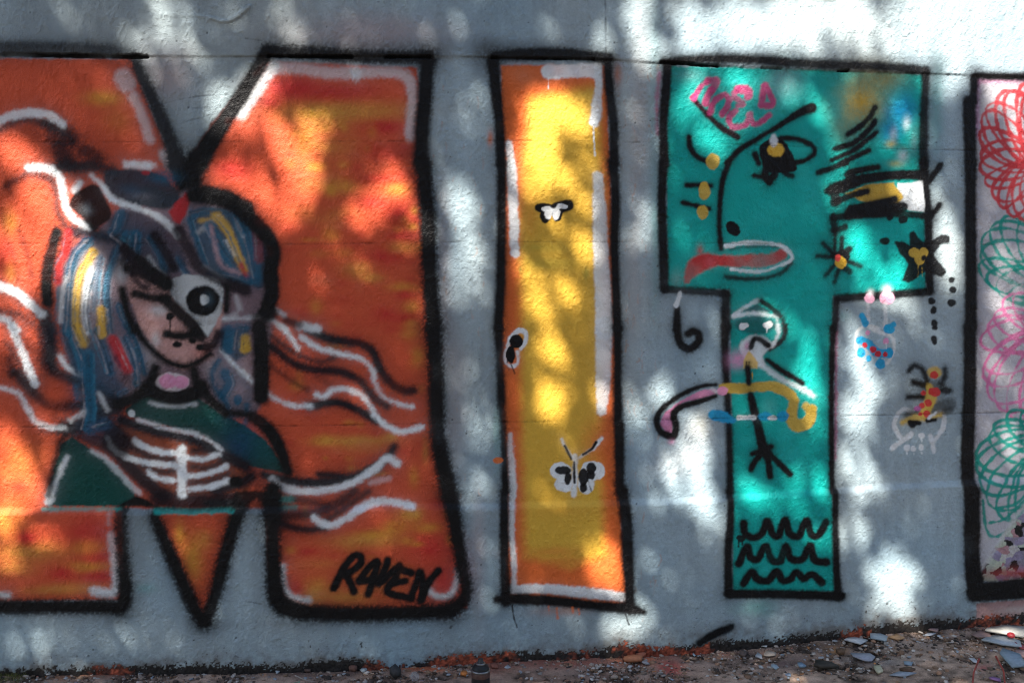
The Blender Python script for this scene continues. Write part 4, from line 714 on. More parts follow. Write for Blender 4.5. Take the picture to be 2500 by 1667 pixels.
# the rest of the wall: coarse plaster round the traced stretch, a capped top and a back
def box(name, lo, hi, m, parent=None, paint=None):
    (a, b, c), (d, e, f) = lo, hi
    v = np.array([[a,b,c],[d,b,c],[d,e,c],[a,e,c],[a,b,f],[d,b,f],[d,e,f],[a,e,f]], float)
    q = np.array([[0,3,2,1],[4,5,6,7],[0,1,5,4],[1,2,6,5],[2,3,7,6],[3,0,4,7]])
    return raw_mesh(name, v, q, None, np.tile(paint, (8, 1)) if paint is not None else None, np.full(8, .65) if paint is not None else None, m, parent, False)
GREY = np.array([.30, .385, .43]); xe, ze = X0 + (NX - 1) * STEP, Z0 + (NZ - 1) * STEP
box('plaster_end', (-8.0, 0, -.3), (X0, .22, 3.6), M_WALL, wall, GREY); box('plaster_end', (xe, 0, -.3), (9.0, .22, 3.6), M_WALL, wall, GREY)
box('plaster_top', (X0, -.004, ze), (xe, .22, 3.6), M_WALL, wall, GREY); box('wall_core', (X0, .03, -.3), (xe, .22, ze), M_WALL, wall, GREY)
box('coping', (-8.1, -.05, 3.6), (9.1, .27, 3.68), M_WALL, wall, GREY * .8)
rng_paint = rng; rng = np.random.default_rng(20)
# ================================================================== the tree whose crown throws the dapples
LB = [  # light patches on the wall as read from the photograph: x, y, rx, ry, turn, strength
 (390,45,32,70,-15,.85),(325,85,40,45,0,.6),(445,80,25,60,-25,.6),(300,112,36,14,0,.8),(375,110,60,25,0,.5),(165,50,14,12,0,.3),(5,45,10,18,0,.4),(455,155,26,40,0,.5),(500,250,24,34,0,.6),
 (660,30,24,40,-15,.3),(560,65,14,40,-15,.25),(690,95,45,25,20,.35),(590,205,36,60,30,.95),(555,225,40,50,30,.9),(545,110,14,30,-15,.35),(500,215,30,40,0,.5),
 (520,270,34,34,0,.65),(615,300,60,45,0,.7),(690,330,58,55,0,1),(725,395,30,40,0,.9),(650,380,60,50,0,.8),(585,430,66,50,0,.75),(520,400,50,40,0,.7),(670,470,50,50,0,.65),(610,500,50,35,0,.5),
 (900,440,60,45,20,.6),(820,470,45,40,0,.55),(930,390,40,70,0,.4),(960,520,36,50,0,.6),(860,490,60,40,0,.4),(920,590,30,40,0,.25),(980,340,20,60,0,.3),(840,370,30,30,0,.25),
 (30,370,60,60,0,.75),(100,450,70,60,0,.85),(60,530,70,60,0,.75),(50,620,70,60,0,.7),(110,560,40,60,0,.7),(150,620,40,60,0,.65),(195,640,36,70,0,.6),(240,620,30,60,0,.35),(30,750,60,50,0,.5),(60,820,50,60,0,.4),(170,560,40,50,0,.6),(150,480,30,50,0,.6),
 (25,1030,55,50,0,.7),(60,1110,70,70,0,.85),(15,1190,45,40,0,1),(70,1240,60,35,0,.5),(20,1300,36,50,0,.45),(150,1240,60,24,0,.35),(90,1470,70,45,0,.45),(130,1440,50,30,0,.3),(240,300,40,24,0,.3),(150,250,60,40,0,.12),(60,200,60,60,0,.12),(130,950,50,40,0,.3),
 (1065,480,36,66,0,.7),(1080,600,44,70,10,.6),(1045,430,20,34,0,.4),(1025,680,32,22,0,.5),(1110,650,22,44,0,.5),(1080,755,60,30,0,.28),(1055,880,60,60,0,.35),(1100,990,50,60,0,.3),(1040,1000,30,40,0,.3),(1095,1120,40,50,0,.25),(1010,320,20,60,0,.2),
 (1260,255,56,56,0,1),(1335,285,34,44,0,.95),(1240,340,56,50,0,.95),(1230,420,46,40,0,.9),(1300,440,60,60,0,.55),(1280,550,70,60,0,.35),(1230,690,34,66,0,.65),(1290,760,50,70,0,.4),(1265,840,40,70,0,.5),(1262,915,36,46,0,1),(1300,640,60,50,0,.3),
 (1360,390,30,24,0,.4),(1385,880,18,60,0,.6),(1382,950,18,40,0,.75),(1170,470,18,80,0,.75),(1175,380,14,40,0,.5),(1355,600,40,90,0,.3),(1390,1290,44,60,0,.75),(1400,1350,60,30,0,.5),(1465,1430,52,40,0,.85),(1420,1460,40,30,0,.5),(1360,1180,60,60,0,.2),(1380,690,20,50,0,.5),
 (1472,505,36,46,0,.9),(1470,590,30,40,0,.4),(1450,930,30,40,0,.4),(1450,990,40,60,0,.3),(1590,760,60,50,0,.4),(1610,1010,60,60,0,.6),(1570,1080,60,70,0,.55),(1610,1150,50,60,0,.5),(1640,880,30,60,0,.4),(1520,1130,50,60,0,.4),(1640,1230,30,60,0,.5),(1530,900,50,40,0,.25),
 (1590,260,44,60,0,.7),(1650,320,56,40,20,.7),(1700,190,52,34,0,1),(1600,190,50,20,0,.5),(1820,215,60,34,0,.45),(1865,270,46,40,0,.5),(1640,570,60,50,0,.25),(1560,450,30,50,0,.3),(1930,430,36,60,0,.4),(1970,565,44,44,0,.75),(2020,620,54,54,0,.75),(2050,670,40,30,0,1),(1990,670,30,24,0,.9),(2085,440,46,44,0,.85),(2100,180,40,40,0,.55),(2060,300,50,60,0,.35),(1950,330,50,40,0,.25),
 (1790,735,40,44,0,.55),(1855,800,44,60,0,.55),(1870,880,34,40,0,.7),(1740,950,40,50,0,.45),(1880,960,30,50,0,.4),(1860,1105,60,44,0,.75),(1730,1130,36,40,0,.65),(1800,1170,110,40,0,.4),(1880,1250,40,36,0,.45),(1700,1220,30,60,0,.3),
 (2172,545,34,76,0,.8),(2185,640,34,60,0,.55),(2150,450,24,36,0,.45),(2130,330,20,40,0,.3),(1965,820,44,60,0,.6),(1985,905,44,60,0,.75),(1960,980,40,70,0,.7),(1965,1070,46,60,0,.6),(2010,1140,60,30,0,.5),(1955,1220,40,70,0,.5),(2052,1335,56,56,0,1),(2055,1405,60,46,0,.65),(1990,1430,40,30,0,.3),(2110,1240,30,40,0,.25),(2080,1010,40,40,0,.2),(2060,700,60,40,0,.35),
 (1475,35,28,120,0,1),(1492,130,24,40,0,1),(1385,92,24,36,0,.65),(1430,60,24,60,0,.35),(1575,25,50,40,0,.85),(1600,80,50,60,0,.85),(1555,120,50,24,0,.75),(1700,70,50,70,0,1),(1640,130,60,24,0,.55),(1810,50,70,60,0,.95),(1765,100,50,40,0,.7),(1840,120,40,36,0,.75),(1920,30,90,50,0,1),(1890,110,40,40,0,.65),(1980,70,50,60,0,.9),(2010,120,60,30,0,.75),(2080,70,70,80,0,1),
 (2180,60,120,110,0,1),(2300,60,130,130,0,1),(2330,150,80,50,0,1),(2230,130,60,50,0,.95),(2190,180,30,60,0,.6),(2320,220,50,44,0,.95),(2340,300,30,40,0,.6),(2330,430,50,60,0,.3),(2310,640,50,80,0,.3),(2300,760,40,80,0,.45),(2240,880,20,80,0,.4),(2320,1010,60,60,0,.25),
 (1720,1400,60,30,0,.4),(1790,1420,40,30,0,.35),(1560,1380,40,30,0,.25),(1150,1440,50,30,0,.15),(1500,1520,80,20,0,.4),(1700,1540,100,20,0,.25),(2300,1500,60,30,0,.7),(2000,1470,50,20,0,.5),(2150,1530,60,24,0,.4),(700,730,30,30,0,.1)]
LA = np.array(LB)
def light_at(fx, fy):
    keep = np.ones(len(fx))
    for (x, y, rx, ry, rot, s) in LA:
        a = R(rot); dx, dy = fx - x, fy - y
        u = (dx * math.cos(a) + dy * math.sin(a)) / rx; v = (-dx * math.sin(a) + dy * math.cos(a)) / ry
        g = np.clip((1.30 - np.sqrt(u * u + v * v)) / 0.55, 0, 1)
        keep *= 1 - min(s, .995) * g
    return 1 - keep
NL = 142000
wx = rng.uniform(-4.6, 4.6, NL); wz = rng.uniform(-1.8, 4.4, NL); tt = rng.uniform(7.0, 9.0, NL)
P = np.stack([wx + SUN[0] * tt, SUN[1] * tt, wz + SUN[2] * tt], -1)
px, py = from_world(wx, np.zeros(NL), wz)
fx, fy = px * .9408, py * .9408
lit = light_at(fx, fy)
brk = np.sin(wx * 31 + 3 * np.sin(wz * 17)) * np.sin(wz * 26 + 3 * np.sin(wx * 19))
lit = np.clip(lit * (1 + .28 * brk * (lit < .93)) , 0, 1)
out = (fx < -30) | (fx > 2400) | (fy < -30) | (fy > 1600)
gap = (np.sin(wx * 5.1 + 2 * np.sin(wz * 3.3)) + np.sin(wz * 6.3 + 2 * np.sin(wx * 4.1))) * .5
lit[out] = np.clip(gap[out] * 1.6 - .75, 0, .8)
lit[out & (wz > 2.1) & (wx > 1.2)] = .99
T_ = np.clip(np.where(lit > .9, lit, lit ** 1.8), .009, .998); LAI = 5.4
keep = rng.random(NL) < -np.log(T_) / LAI
e = (np.abs(wx) / 4.7) ** 2.6 + (np.abs(wz - 1.3) / 3.2) ** 2.6
keep &= (e + rng.uniform(-.15, .15, NL) < 1.0)
P = P[keep]; n = len(P)
def leaf_mesh(name, P, size, material, parent):
    n = len(P)
    nr = rng.normal(size=(n, 3)); nr += SUN * .9; nr /= np.linalg.norm(nr, axis=1, keepdims=True)
    a = np.cross(nr, rng.normal(size=(n, 3))); a /= np.linalg.norm(a, axis=1, keepdims=True); b = np.cross(nr, a)
    s = size * rng.uniform(.75, 1.3, n)[:, None]
    shp = [(-1, 0, 0), (-.35, .48, .10), (.35, .42, .12), (1, 0, -.12), (.35, -.42, .12), (-.35, -.48, .10)]
    v = np.stack([P + s * (x * a + y * b + z * nr) for x, y, z in shp], 1).reshape(-1, 3)
    base = np.arange(n)[:, None] * 6
    f = np.concatenate([base + np.array([[0, 1, 2, 3]]), base + np.array([[0, 3, 4, 5]])])
    tone = rng.uniform(.6, 1.4, n)[:, None] * np.array([.055, .085, .025]); tone = np.repeat(tone, 6, 0)
    return raw_mesh(name, v, f, None, tone, np.full(len(v), .55), material, parent, False)
M_LEAF = mat('leaf', attr='paint', rough_attr='rough', spec=.3); M_BARK = mat('bark', (.10, .075, .055), .9, noise=(14, .5), bump=(30, .9, .02))
tree = empty('shade_tree', (-3.5, -6.8, 0), 'tall broadleaf tree behind the viewer shading the painted wall', 'tree')
def tube(path, rad, n=10):
    path = np.asarray(path, float); V_, F_ = [], []
    for i, p in enumerate(path):
        d = path[min(i + 1, len(path) - 1)] - path[max(i - 1, 0)]; d /= np.linalg.norm(d) + 1e-9
        a = np.cross(d, [0.3, 0.9, 0.2]); a /= np.linalg.norm(a); b = np.cross(d, a)
        for k in range(n):
            t = 2 * math.pi * k / n; V_.append(p + rad[i] * (math.cos(t) * a + math.sin(t) * b))
    for i in range(len(path) - 1):
        for k in range(n): F_.append([i * n + k, i * n + (k + 1) % n, (i + 1) * n + (k + 1) % n, (i + 1) * n + k])
    return np.array(V_), np.array(F_)
TB = np.array([-3.5, -6.8, 0.0])
tv, tf = tube([[0,0,-.2],[.02,.02,1.2],[.1,.1,2.4],[.25,.35,3.6],[.5,.7,4.8]], [.34,.27,.23,.2,.15], 14)
raw_mesh('trunk', tv, tf, None, None, None, M_BARK, tree)
k = 0
for tries in range(400):                                  # limbs reach into the leaf mass where it is dense
    if k == 12: break
    tgt = P[rng.integers(n)] - TB; s0 = np.array([.1 + .4 * k / 12, .1 + .6 * k / 12, 2.9 + 1.8 * k / 12]); mid = s0 * .5 + tgt * .5 + np.array([0, 0, .25])
    path = np.array([s0, s0 * .75 + mid * .25 + [0, 0, .1], mid, tgt * .85 + mid * .15, tgt])
    q = spline(path, .15) + TB; w_ = q - SUN[None] * (q[:, 1] / SUN[1])[:, None]; qx, qy = from_world(w_[:, 0], np.zeros(len(q)), w_[:, 2])
    fr = (qx > -60) & (qx < 2560) & (qy > -60) & (qy < 1700)
    if (light_at(qx[fr] * .9408, qy[fr] * .9408) > .55).any(): continue
    lv, lf = tube(path, [.075, .06, .04, .022, .008], 7)
    raw_mesh('limb', lv, lf, None, None, None, M_BARK, tree); k += 1
leaf_mesh('crown', P - TB, 0.042, M_LEAF, tree)

# unseen row of trees added behind the viewer to block low sky
for k, (x, y, h, w) in enumerate([(-9.5, -13, 8.5, 3.4), (-4.2, -15.5, 9.5, 3.6), (1.2, -14, 8.0, 3.4), (6.2, -15, 9.0, 3.6), (11, -12.5, 8.0, 3.4)]):
    t2 = empty('sky_screen_tree', (x, y, 0), ['unseen tree at the end of the row added to block low sky', 'tallest unseen tree in the row added to block low sky', 'short unseen tree midway along the added sky-blocking row', 'unseen tree beside the short one in the added sky-blocking row', 'low unseen tree closing the added sky-blocking row'][k], 'tree', 'unseen trees added to block low sky')
    tv, tf = tube([[0, 0, -.2], [.05, 0, 1.5], [.1, .1, h * .5], [0, 0, h * .8]], [.3, .24, .17, .06], 10); raw_mesh('trunk', tv, tf, None, None, None, M_BARK, t2)
    m_ = 3600; d = rng.normal(size=(m_, 3)); d /= np.linalg.norm(d, axis=1, keepdims=True); q = d * (rng.random((m_, 1)) ** .4) * np.array([w, w, h * .45]); q[:, 2] += h * .52
    lump = np.sin(q[:, 0] * 2.1 + k) * np.sin(q[:, 1] * 1.9) * np.sin(q[:, 2] * 1.7 + k); q = q[lump > -.45]
    leaf_mesh('crown', q, .20, M_LEAF, t2)
# ================================================================== ground
gp = np.array(GCP, float); gX, gZ = to_wall(gp[:, 0], gp[:, 1])
FARZ = float(gZ.min()) - .03
def ground_z(x, y):
    k = np.clip((np.abs(x - .1) - 2.5) / .4, 0, 1); j = np.clip((-np.asarray(y) - 1.0) / .5, 0, 1)
    return np.interp(x, gX, gZ) * np.exp(np.minimum(y, 0) / 0.5) * (1 - np.maximum(k, j)) + FARZ * np.maximum(k, j)
def vn(nx, ny, s, seed):
    r = np.random.default_rng(seed); g = r.random((int(ny / s) + 3, int(nx / s) + 3))
    u, v = np.arange(nx) / s, np.arange(ny) / s; iu, iv = u.astype(int), v.astype(int); fu, fv = u - iu, v - iv
    fu = fu * fu * (3 - 2 * fu); fv = (fv * fv * (3 - 2 * fv))[:, None]
    return (g[iv][:, iu] * (1 - fu) + g[iv][:, iu + 1] * fu) * (1 - fv) + (g[iv + 1][:, iu] * (1 - fu) + g[iv + 1][:, iu + 1] * fu) * fv - .5
gs = 0.0115; ax0, ax1, ay0, ay1 = -2.9, 3.1, -1.5, 0.02
nx, ny = int((ax1 - ax0) / gs), int((ay1 - ay0) / gs)
SX, SY = np.meshgrid(ax0 + np.arange(nx) * gs, ay0 + np.arange(ny) * gs)
n1, n2, n3 = vn(nx, ny, 2.0, 1), vn(nx, ny, 7, 2), vn(nx, ny, 40, 3)
SZ = ground_z(SX, SY) + .006 * n1 + .010 * n2 + .02 * n3 * np.clip(-SY * 4, 0, 1)
SC = np.empty((ny, nx, 3)); SC[:] = (.28, .195, .145); SC *= np.clip(.9 + .9 * n2 + 1.2 * n1 + .9 * n3 + .8 * vn(nx, ny, 16, 4), .15, 2)[..., None]
gpx, gpy = from_world(SX, SY, SZ)
def stain(tile, x, y, rx, ry, c, o):
    p = src(tile, [[x, y]])[0]; k = kof(tile); d = ((gpx - p[0]) / (rx / k)) ** 2 + ((gpy - p[1]) / (ry / k)) ** 2
    a = np.clip(o * np.exp(-d * 1.2) * (1 + 2.2 * n2 + 1.4 * n1), 0, 1)[..., None]; SC[:] = SC * (1 - a) + np.array(c) * a
for s in [('c3',150,1420,260,50,(.42,.11,.045),1.),('b3',1880,1420,160,50,(.48,.13,.05),1.),('c3',-150,1400,200,40,(.42,.11,.045),.9),('c3',750,1380,220,40,(.20,.06,.045),.8),('c3',1250,1400,420,45,(.30,.12,.085),.9),('c3',600,1440,400,60,(.26,.11,.075),.7),('d3',900,1330,500,40,(.20,.11,.085),.7),('b3',900,1480,600,50,(.15,.09,.07),.6),('e3',300,1270,400,40,(.15,.10,.075),.7),('d3',160,1370,190,50,(.55,.19,.10),.9),('d3',460,1450,110,70,(.36,.09,.07),.9),('d3',560,1310,260,30,(.30,.09,.06),.8),('a3',800,1470,500,40,(.22,.07,.04),.9),('b3',1300,1420,350,30,(.28,.09,.05),.8),('c3',1100,1360,500,25,(.26,.09,.06),.9),('b3',1000,1430,260,30,(.10,.04,.03),.7),
          ('e3',640,1150,90,40,(.48,.20,.06),1.),('e3',470,1300,90,40,(.40,.19,.07),.7),('e3',1840,1105,200,25,(.50,.14,.08),1.),('e3',1700,1440,80,30,(.36,.10,.09),.7),('d3',1300,1400,500,60,(.16,.10,.09),.5),('c3',1600,1500,400,60,(.24,.18,.15),.6),('e3',1200,1250,500,80,(.15,.13,.125),.5),('a3',520,1500,200,50,(.24,.10,.05),.6),('e3',800,1380,300,60,(.22,.20,.19),.5)]: stain(*s)
SC = np.clip(SC, .012, .7)
idx = np.arange(ny - 1)[:, None] * nx + np.arange(nx - 1)[None]
M_SOIL = mat('soil', attr='paint', noise=(160, .35), bump=(260, .9, .004), rough_attr='rough', spec=.25)
soil = raw_mesh('ground', np.stack([SX, SY, SZ], -1).reshape(-1, 3), np.stack([idx, idx + 1, idx + nx + 1, idx + nx], -1).reshape(-1, 4), None, SC.reshape(-1, 3), np.full(nx * ny, .92), M_SOIL)
soil['kind'] = 'structure'; soil['label'] = 'gritty brown ground at the foot of the wall'; soil['category'] = 'ground'
M_EARTH = mat('earth', (.12, .10, .088), .95, noise=(6, .4), bump=(40, .8, .02), spec=.2)
far = raw_mesh('far_ground', np.array([[-400, -400, FARZ - .012], [400, -400, FARZ - .012], [400, 400, FARZ - .012], [-400, 400, FARZ - .012]], float), np.array([[0, 1, 2, 3]]), None, None, None, M_EARTH, None, False)
far['kind'] = 'structure'; far['label'] = 'bare earth stretching away from the wall'; far['category'] = 'ground'

# uncountable grit: small stones and crumbs of paint
ico = np.array([[0,0,1],[.894,0,.447],[.276,.851,.447],[-.724,.526,.447],[-.724,-.526,.447],[.276,-.851,.447],[.724,.526,-.447],[-.276,.851,-.447],[-.894,0,-.447],[-.276,-.851,-.447],[.724,-.526,-.447],[0,0,-1]])
icf = np.array([[0,1,2],[0,2,3],[0,3,4],[0,4,5],[0,5,1],[1,6,2],[2,7,3],[3,8,4],[4,9,5],[5,10,1],[6,7,2],[7,8,3],[8,9,4],[9,10,5],[10,6,1],[6,11,7],[7,11,8],[8,11,9],[9,11,10],[10,11,6]])
def grit(name, n, smin, smax, flat, pal, label, seed, ylo=-1.3):
    r = np.random.default_rng(seed); x = r.uniform(-2.6, 2.9, n); y = -np.abs(r.normal(0, .33, n)) - .004; y = np.clip(y, ylo, -.005)
    s = smin * (smax / smin) ** (r.random(n) ** 2.2); sc = np.stack([s * r.uniform(.7, 1.3, n), s * r.uniform(.7, 1.3, n), s * flat * r.uniform(.6, 1.2, n)], -1)
    a = r.uniform(0, 6.28, n); z = ground_z(x, y) + sc[:, 2] * .25
    v = ico[None] * (1 + r.uniform(-.28, .28, (n, 12, 1))) * sc[:, None]
    ca, sa = np.cos(a)[:, None], np.sin(a)[:, None]; tx, ty = r.uniform(-.35, .35, (n, 1)), r.uniform(-.35, .35, (n, 1))
    vx, vy = v[..., 0] * ca - v[..., 1] * sa, v[..., 0] * sa + v[..., 1] * ca
    v = np.stack([vx + x[:, None], vy + y[:, None], v[..., 2] + vx * tx + vy * ty + z[:, None]], -1).reshape(-1, 3)
    f = (np.arange(n)[:, None, None] * 12 + icf[None]).reshape(-1, 3)
    c = np.array(pal)[r.integers(0, len(pal), n)] * r.uniform(.6, 1.3, (n, 1))
    o = raw_mesh(name, v, f, None, np.repeat(c, 12, 0), np.full(n * 12, .85), M_GRIT, None, False)
    o['kind'] = 'stuff'; o['label'] = label; o['category'] = 'gravel'
M_GRIT = mat('grit', attr='paint', noise=(300, .3), rough_attr='rough', spec=.3)
grit('gravel', 9500, .0025, .013, .6, [(.30,.225,.18),(.20,.14,.10),(.36,.29,.24),(.28,.16,.10),(.42,.38,.34),(.07,.05,.04),(.22,.14,.09)], 'loose brown and grey grit strewn over the ground', 21)
grit('paint_crumbs', 1500, .003, .011, .16, [(.42,.44,.46),(.30,.36,.42),(.45,.42,.40),(.40,.17,.12),(.36,.34,.32),(.50,.22,.08),(.3,.24,.27)], 'tiny flakes of fallen paint scattered through the grit', 22)

grit('bark_crumbs', 3000, .003, .014, .35, [(.07,.045,.03),(.045,.035,.03),(.12,.075,.05),(.03,.026,.024),(.16,.11,.08)], 'dark crumbs of bark and soil mixed into the grit', 23)
# ------------------------------------------------ things lying on the ground
def mcol(c, rough=.7, spec=.25): return mat('chip', tuple(.78 * v for v in c), rough, noise=(90, .18), bump=(120, .35, .003), spec=spec)
chipmats = {}
def chip(name, tile, x, y, w, h, c, label, cat='paint chip', group=None, thick=.004, rot=None, seed=0, lift=0.0, edge=(.40,.37,.34)):
    r = np.random.default_rng(seed + int(x * 7 + y)); p = src(tile, [[x, y]]); k = kof(tile)
    X, Y = to_ground(p[:, 0], p[:, 1], 0.0)
    for _ in range(4): X, Y = to_ground(p[:, 0], p[:, 1], float(ground_z(X[0], Y[0])))
    X, Y = X[0], min(Y[0], -.012); dist = math.hypot(X - CAM[0], Y - CAM[1]); m = dist / math.cos(R(22)) / FPX
    wm, hm = w / k * m, max(h / k * m / .46, .008)
    n = int(r.integers(4, 8)); a = np.linspace(0, 6.28, n, endpoint=False) + r.uniform(-.42, .42, n)
    rad = r.uniform(.62, 1.18, n); xs, ys = rad * np.cos(a) * wm * .5, rad * np.sin(a) * hm * .5
    if rot is None: rot = r.uniform(-.25, .25)
    cr, sr = math.cos(rot), math.sin(rot); xs, ys = xs * cr - ys * sr, xs * sr + ys * cr
    ti, tj = r.uniform(-.10, .10), r.uniform(-.05, .18); warp = r.uniform(-.8, .8)
    zt = ti * xs + tj * ys + warp * xs * ys * 3
    v = np.concatenate([np.stack([xs, ys, zt], -1), np.stack([xs * .96, ys * .96, zt - thick], -1), [[0, 0, zt.mean() + thick * .15]]])
    v[:, 2] -= v[:, 2].min() + .001 - lift
    f = [[i, (i + 1) % n, 2 * n] for i in range(n)]
    for i in range(n): f += [[i, n + i, n + (i + 1) % n], [i, n + (i + 1) % n, (i + 1) % n]]
    f += [[n, n + i + 1, n + i] for i in range(1, n - 1)]
    key = tuple(c)
    if key not in chipmats: chipmats[key] = mcol(c)
    o = raw_mesh(name, v, np.array(f), None, None, None, chipmats[key], None, False)
    o.location = (X, Y, float(ground_z(X, Y)) + .006); o['label'] = label; o['category'] = cat; o['kind'] = 'thing'
    if group: o['group'] = group
    return o
PB_, BLG, WT = (.34,.42,.48), (.28,.36,.43), (.58,.60,.62)
for (t, x, y, w, h, c, nm, lb, th) in [
 ('e3',645,1240,175,75,WT,'paint_shard','long white shard of paint curling beside an orange stain',.006),('e3',825,1200,170,95,(.36,.43,.47),'paint_shard','pale blue grey paint shard leaning near the wall foot',.005),('e3',965,1208,120,60,(.50,.30,.16),'paint_shard','tan orange paint shard next to a blue grey one',.006),
 ('e3',700,1375,170,80,(.40,.41,.47),'paint_shard','crumpled pale lilac paint shard on dark grit',.005),('e3',818,1470,85,95,(.56,.52,.36),'paint_chip','cracked cream paint chip standing out on grey grit',.006),('e3',1010,1515,190,55,(.34,.38,.44),'paint_shard','narrow blue grey shard under a brown bark piece',.004),
 ('e3',1075,1478,140,40,(.12,.07,.045),'bark_piece','dark brown piece of bark on the grit',.008),('e3',1270,1150,100,45,(.42,.27,.24),'paint_chip','dusty pink chip close to the wall foot',.005),('e3',1235,1185,115,22,(.48,.50,.53),'paint_chip','thin pale sliver below a dusty pink chip',.003),
 ('e3',1065,1425,100,32,BLG,'paint_chip','small flat blue grey sliver above dark bark',.004),('e3',195,1440,78,34,(.24,.34,.44),'paint_chip','small bright blue grey chip by an olive slab',.004),('e3',385,1445,190,62,(.055,.048,.04),'stone_slab','dark olive flat stone flecked with white',.012),
 ('e3',1605,1402,70,50,WT,'paint_chip','small white chip beside the red plant stalk',.003),('e3',1880,1170,340,95,(.50,.49,.45),'paint_slab','big beige white slab of fallen paint',.008),('e3',1845,1252,260,105,(.52,.57,.60),'paint_slab','glossy white blue slab beneath a red bead',.007),
 ('e3',1915,1390,240,130,BLG,'paint_slab','large flat blue grey slab of fallen paint',.008),('e3',1665,1195,140,45,(.30,.20,.18),'paint_chip','brownish pink chip beside the big beige slab',.005),('e3',1995,1290,70,60,(.45,.12,.12),'paint_chip','torn red chip at the edge of the white blue slab',.005),
 ('e3',1780,1548,110,38,(.28,.15,.32),'paint_chip','purple chip near the red plant stalks',.004),('e3',1980,1345,90,60,(.42,.28,.26),'paint_chip','pinkish chip behind the blue grey slab',.005),('e3',520,1330,75,42,(.17,.10,.06),'wood_chip','short brown wood chip on orange dust',.014),
 ('d3',1190,1362,62,58,(.46,.48,.50),'paint_chip','pale grey chip left of a tan triangle',.004),('d3',1275,1345,95,48,(.44,.37,.31),'paint_chip','tan triangular chip beside a pale grey one',.004),('d3',655,1350,32,45,PB_,'paint_chip','tiny upright blue chip on red dust',.003),
 ('d3',1310,1450,55,36,PB_,'paint_chip','small pale blue chip in the middle of the dark grit',.004),('d3',1200,1450,42,30,(.40,.42,.44),'paint_chip','small light grey chip beside the pale blue one',.004),('d3',255,1412,52,40,(.36,.36,.38),'paint_chip','grey crumb of paint below the orange slab',.005),
 ('d3',120,1450,52,36,(.48,.48,.49),'paint_chip','pale crumb of paint near the red stain',.004),('d3',205,1335,92,42,(.46,.16,.09),'brick_fragment','flat terracotta fragment lying on the orange slab',.012),('d3',150,1390,230,55,(.56,.22,.11),'plaster_slab','broad orange slab of fallen plaster against the wall',.014),
 ('d3',1425,1512,52,28,(.26,.33,.42),'paint_chip','flat blue chip sunk in grey dust',.003),('d3',1692,1372,56,20,(.46,.46,.48),'paint_chip','thin light sliver on dark crumbs',.003),('d3',1225,1272,52,16,(.62,.62,.60),'paint_curl','tiny white curl of paint under the wall foot',.003),
 ('d3',1055,1350,100,50,(.14,.10,.085),'stone','low brown stone among crumbs',.012),('c3',445,1508,60,44,(.62,.22,.06),'paint_chip','bright orange chip beside the spray can',.010),('c3',800,1450,52,36,(.44,.46,.48),'paint_chip','pale flake on brown dust near the spray can',.004),('c3',690,1447,84,46,(.26,.10,.07),'brick_fragment','reddish brown fragment next to the spray can',.010),
 ('c3',1492,1552,26,20,(.62,.62,.60),'paint_chip','tiny white crumb on sunlit sand',.004),('c3',1000,1550,32,28,(.50,.49,.47),'paint_chip','round pale crumb on brown dust',.006),('c3',1680,1536,76,36,(.40,.32,.26),'stone','flat tan stone on sunlit sand',.008),
 ('b3',595,1485,62,38,(.42,.46,.49),'paint_chip','ragged pale chip on brown gravel',.005),('b3',1225,1462,92,66,(.19,.095,.07),'brick_fragment','brown brick fragment near the pale twig',.018),('b3',1565,1512,84,64,(.06,.058,.056),'stone','dark grey rough stone before the orange dust',.022),('b3',1300,1476,52,28,(.44,.48,.48),'paint_chip','pale flake beside the brown brick fragment',.004),
 ('b3',850,1445,80,30,(.14,.09,.07),'stone','flat brown stone by the end of the twig',.01),('a3',1180,1465,70,24,(.30,.31,.33),'paint_chip','grey flake half hidden in gravel under the V point',.004),('a3',430,1470,44,20,(.40,.40,.40),'paint_chip','light flake beneath the reddish stained wall foot',.004)]:
    chip(nm, t, x, y, w, h, c, lb, 'stone' if nm in ('stone', 'stone_slab') else 'brick' if nm == 'brick_fragment' else 'bark' if nm == 'bark_piece' else 'wood' if nm == 'wood_chip' else 'paint chip', None, th)
r9 = np.random.default_rng(99)
for k in range(46):                      # look-alike small flakes
    x, y = r9.uniform(20, 2490), 0; gy = np.interp(x, gp[:, 0], gp[:, 1]); y = gy + r9.uniform(8, max(1662 - gy, 14))
    c = [(.36,.40,.44),(.44,.44,.45),(.30,.25,.23)][k % 3]
    lb = ['small grey blue paint flake in the grit', 'small whitish paint flake in the grit', 'small brown flake in the grit'][k % 3]
    chip('paint_flake', 's', x, y, r9.uniform(6, 13), r9.uniform(3, 6), c, lb, 'paint chip', lb.replace('small', 'little').replace('flake', 'flakes'), .003)

def lathe(name, prof, m, parent, n=40):
    pr = np.array(prof); v = np.concatenate([np.stack([r_ * np.cos(np.linspace(0, 2 * np.pi, n, endpoint=False)), r_ * np.sin(np.linspace(0, 2 * np.pi, n, endpoint=False)), np.full(n, z_)], -1) for r_, z_ in pr])
    f = [[i * n + k, i * n + (k + 1) % n, (i + 1) * n + (k + 1) % n, (i + 1) * n + k] for i in range(len(pr) - 1) for k in range(n)]
    return raw_mesh(name, v, np.array(f), None, None, None, m, parent, True)
def on_ground(tile, x, y, z=0.0):
    p = src(tile, [[x, y]]); X, Y = to_ground(p[:, 0], p[:, 1], z); return X[0], Y[0]
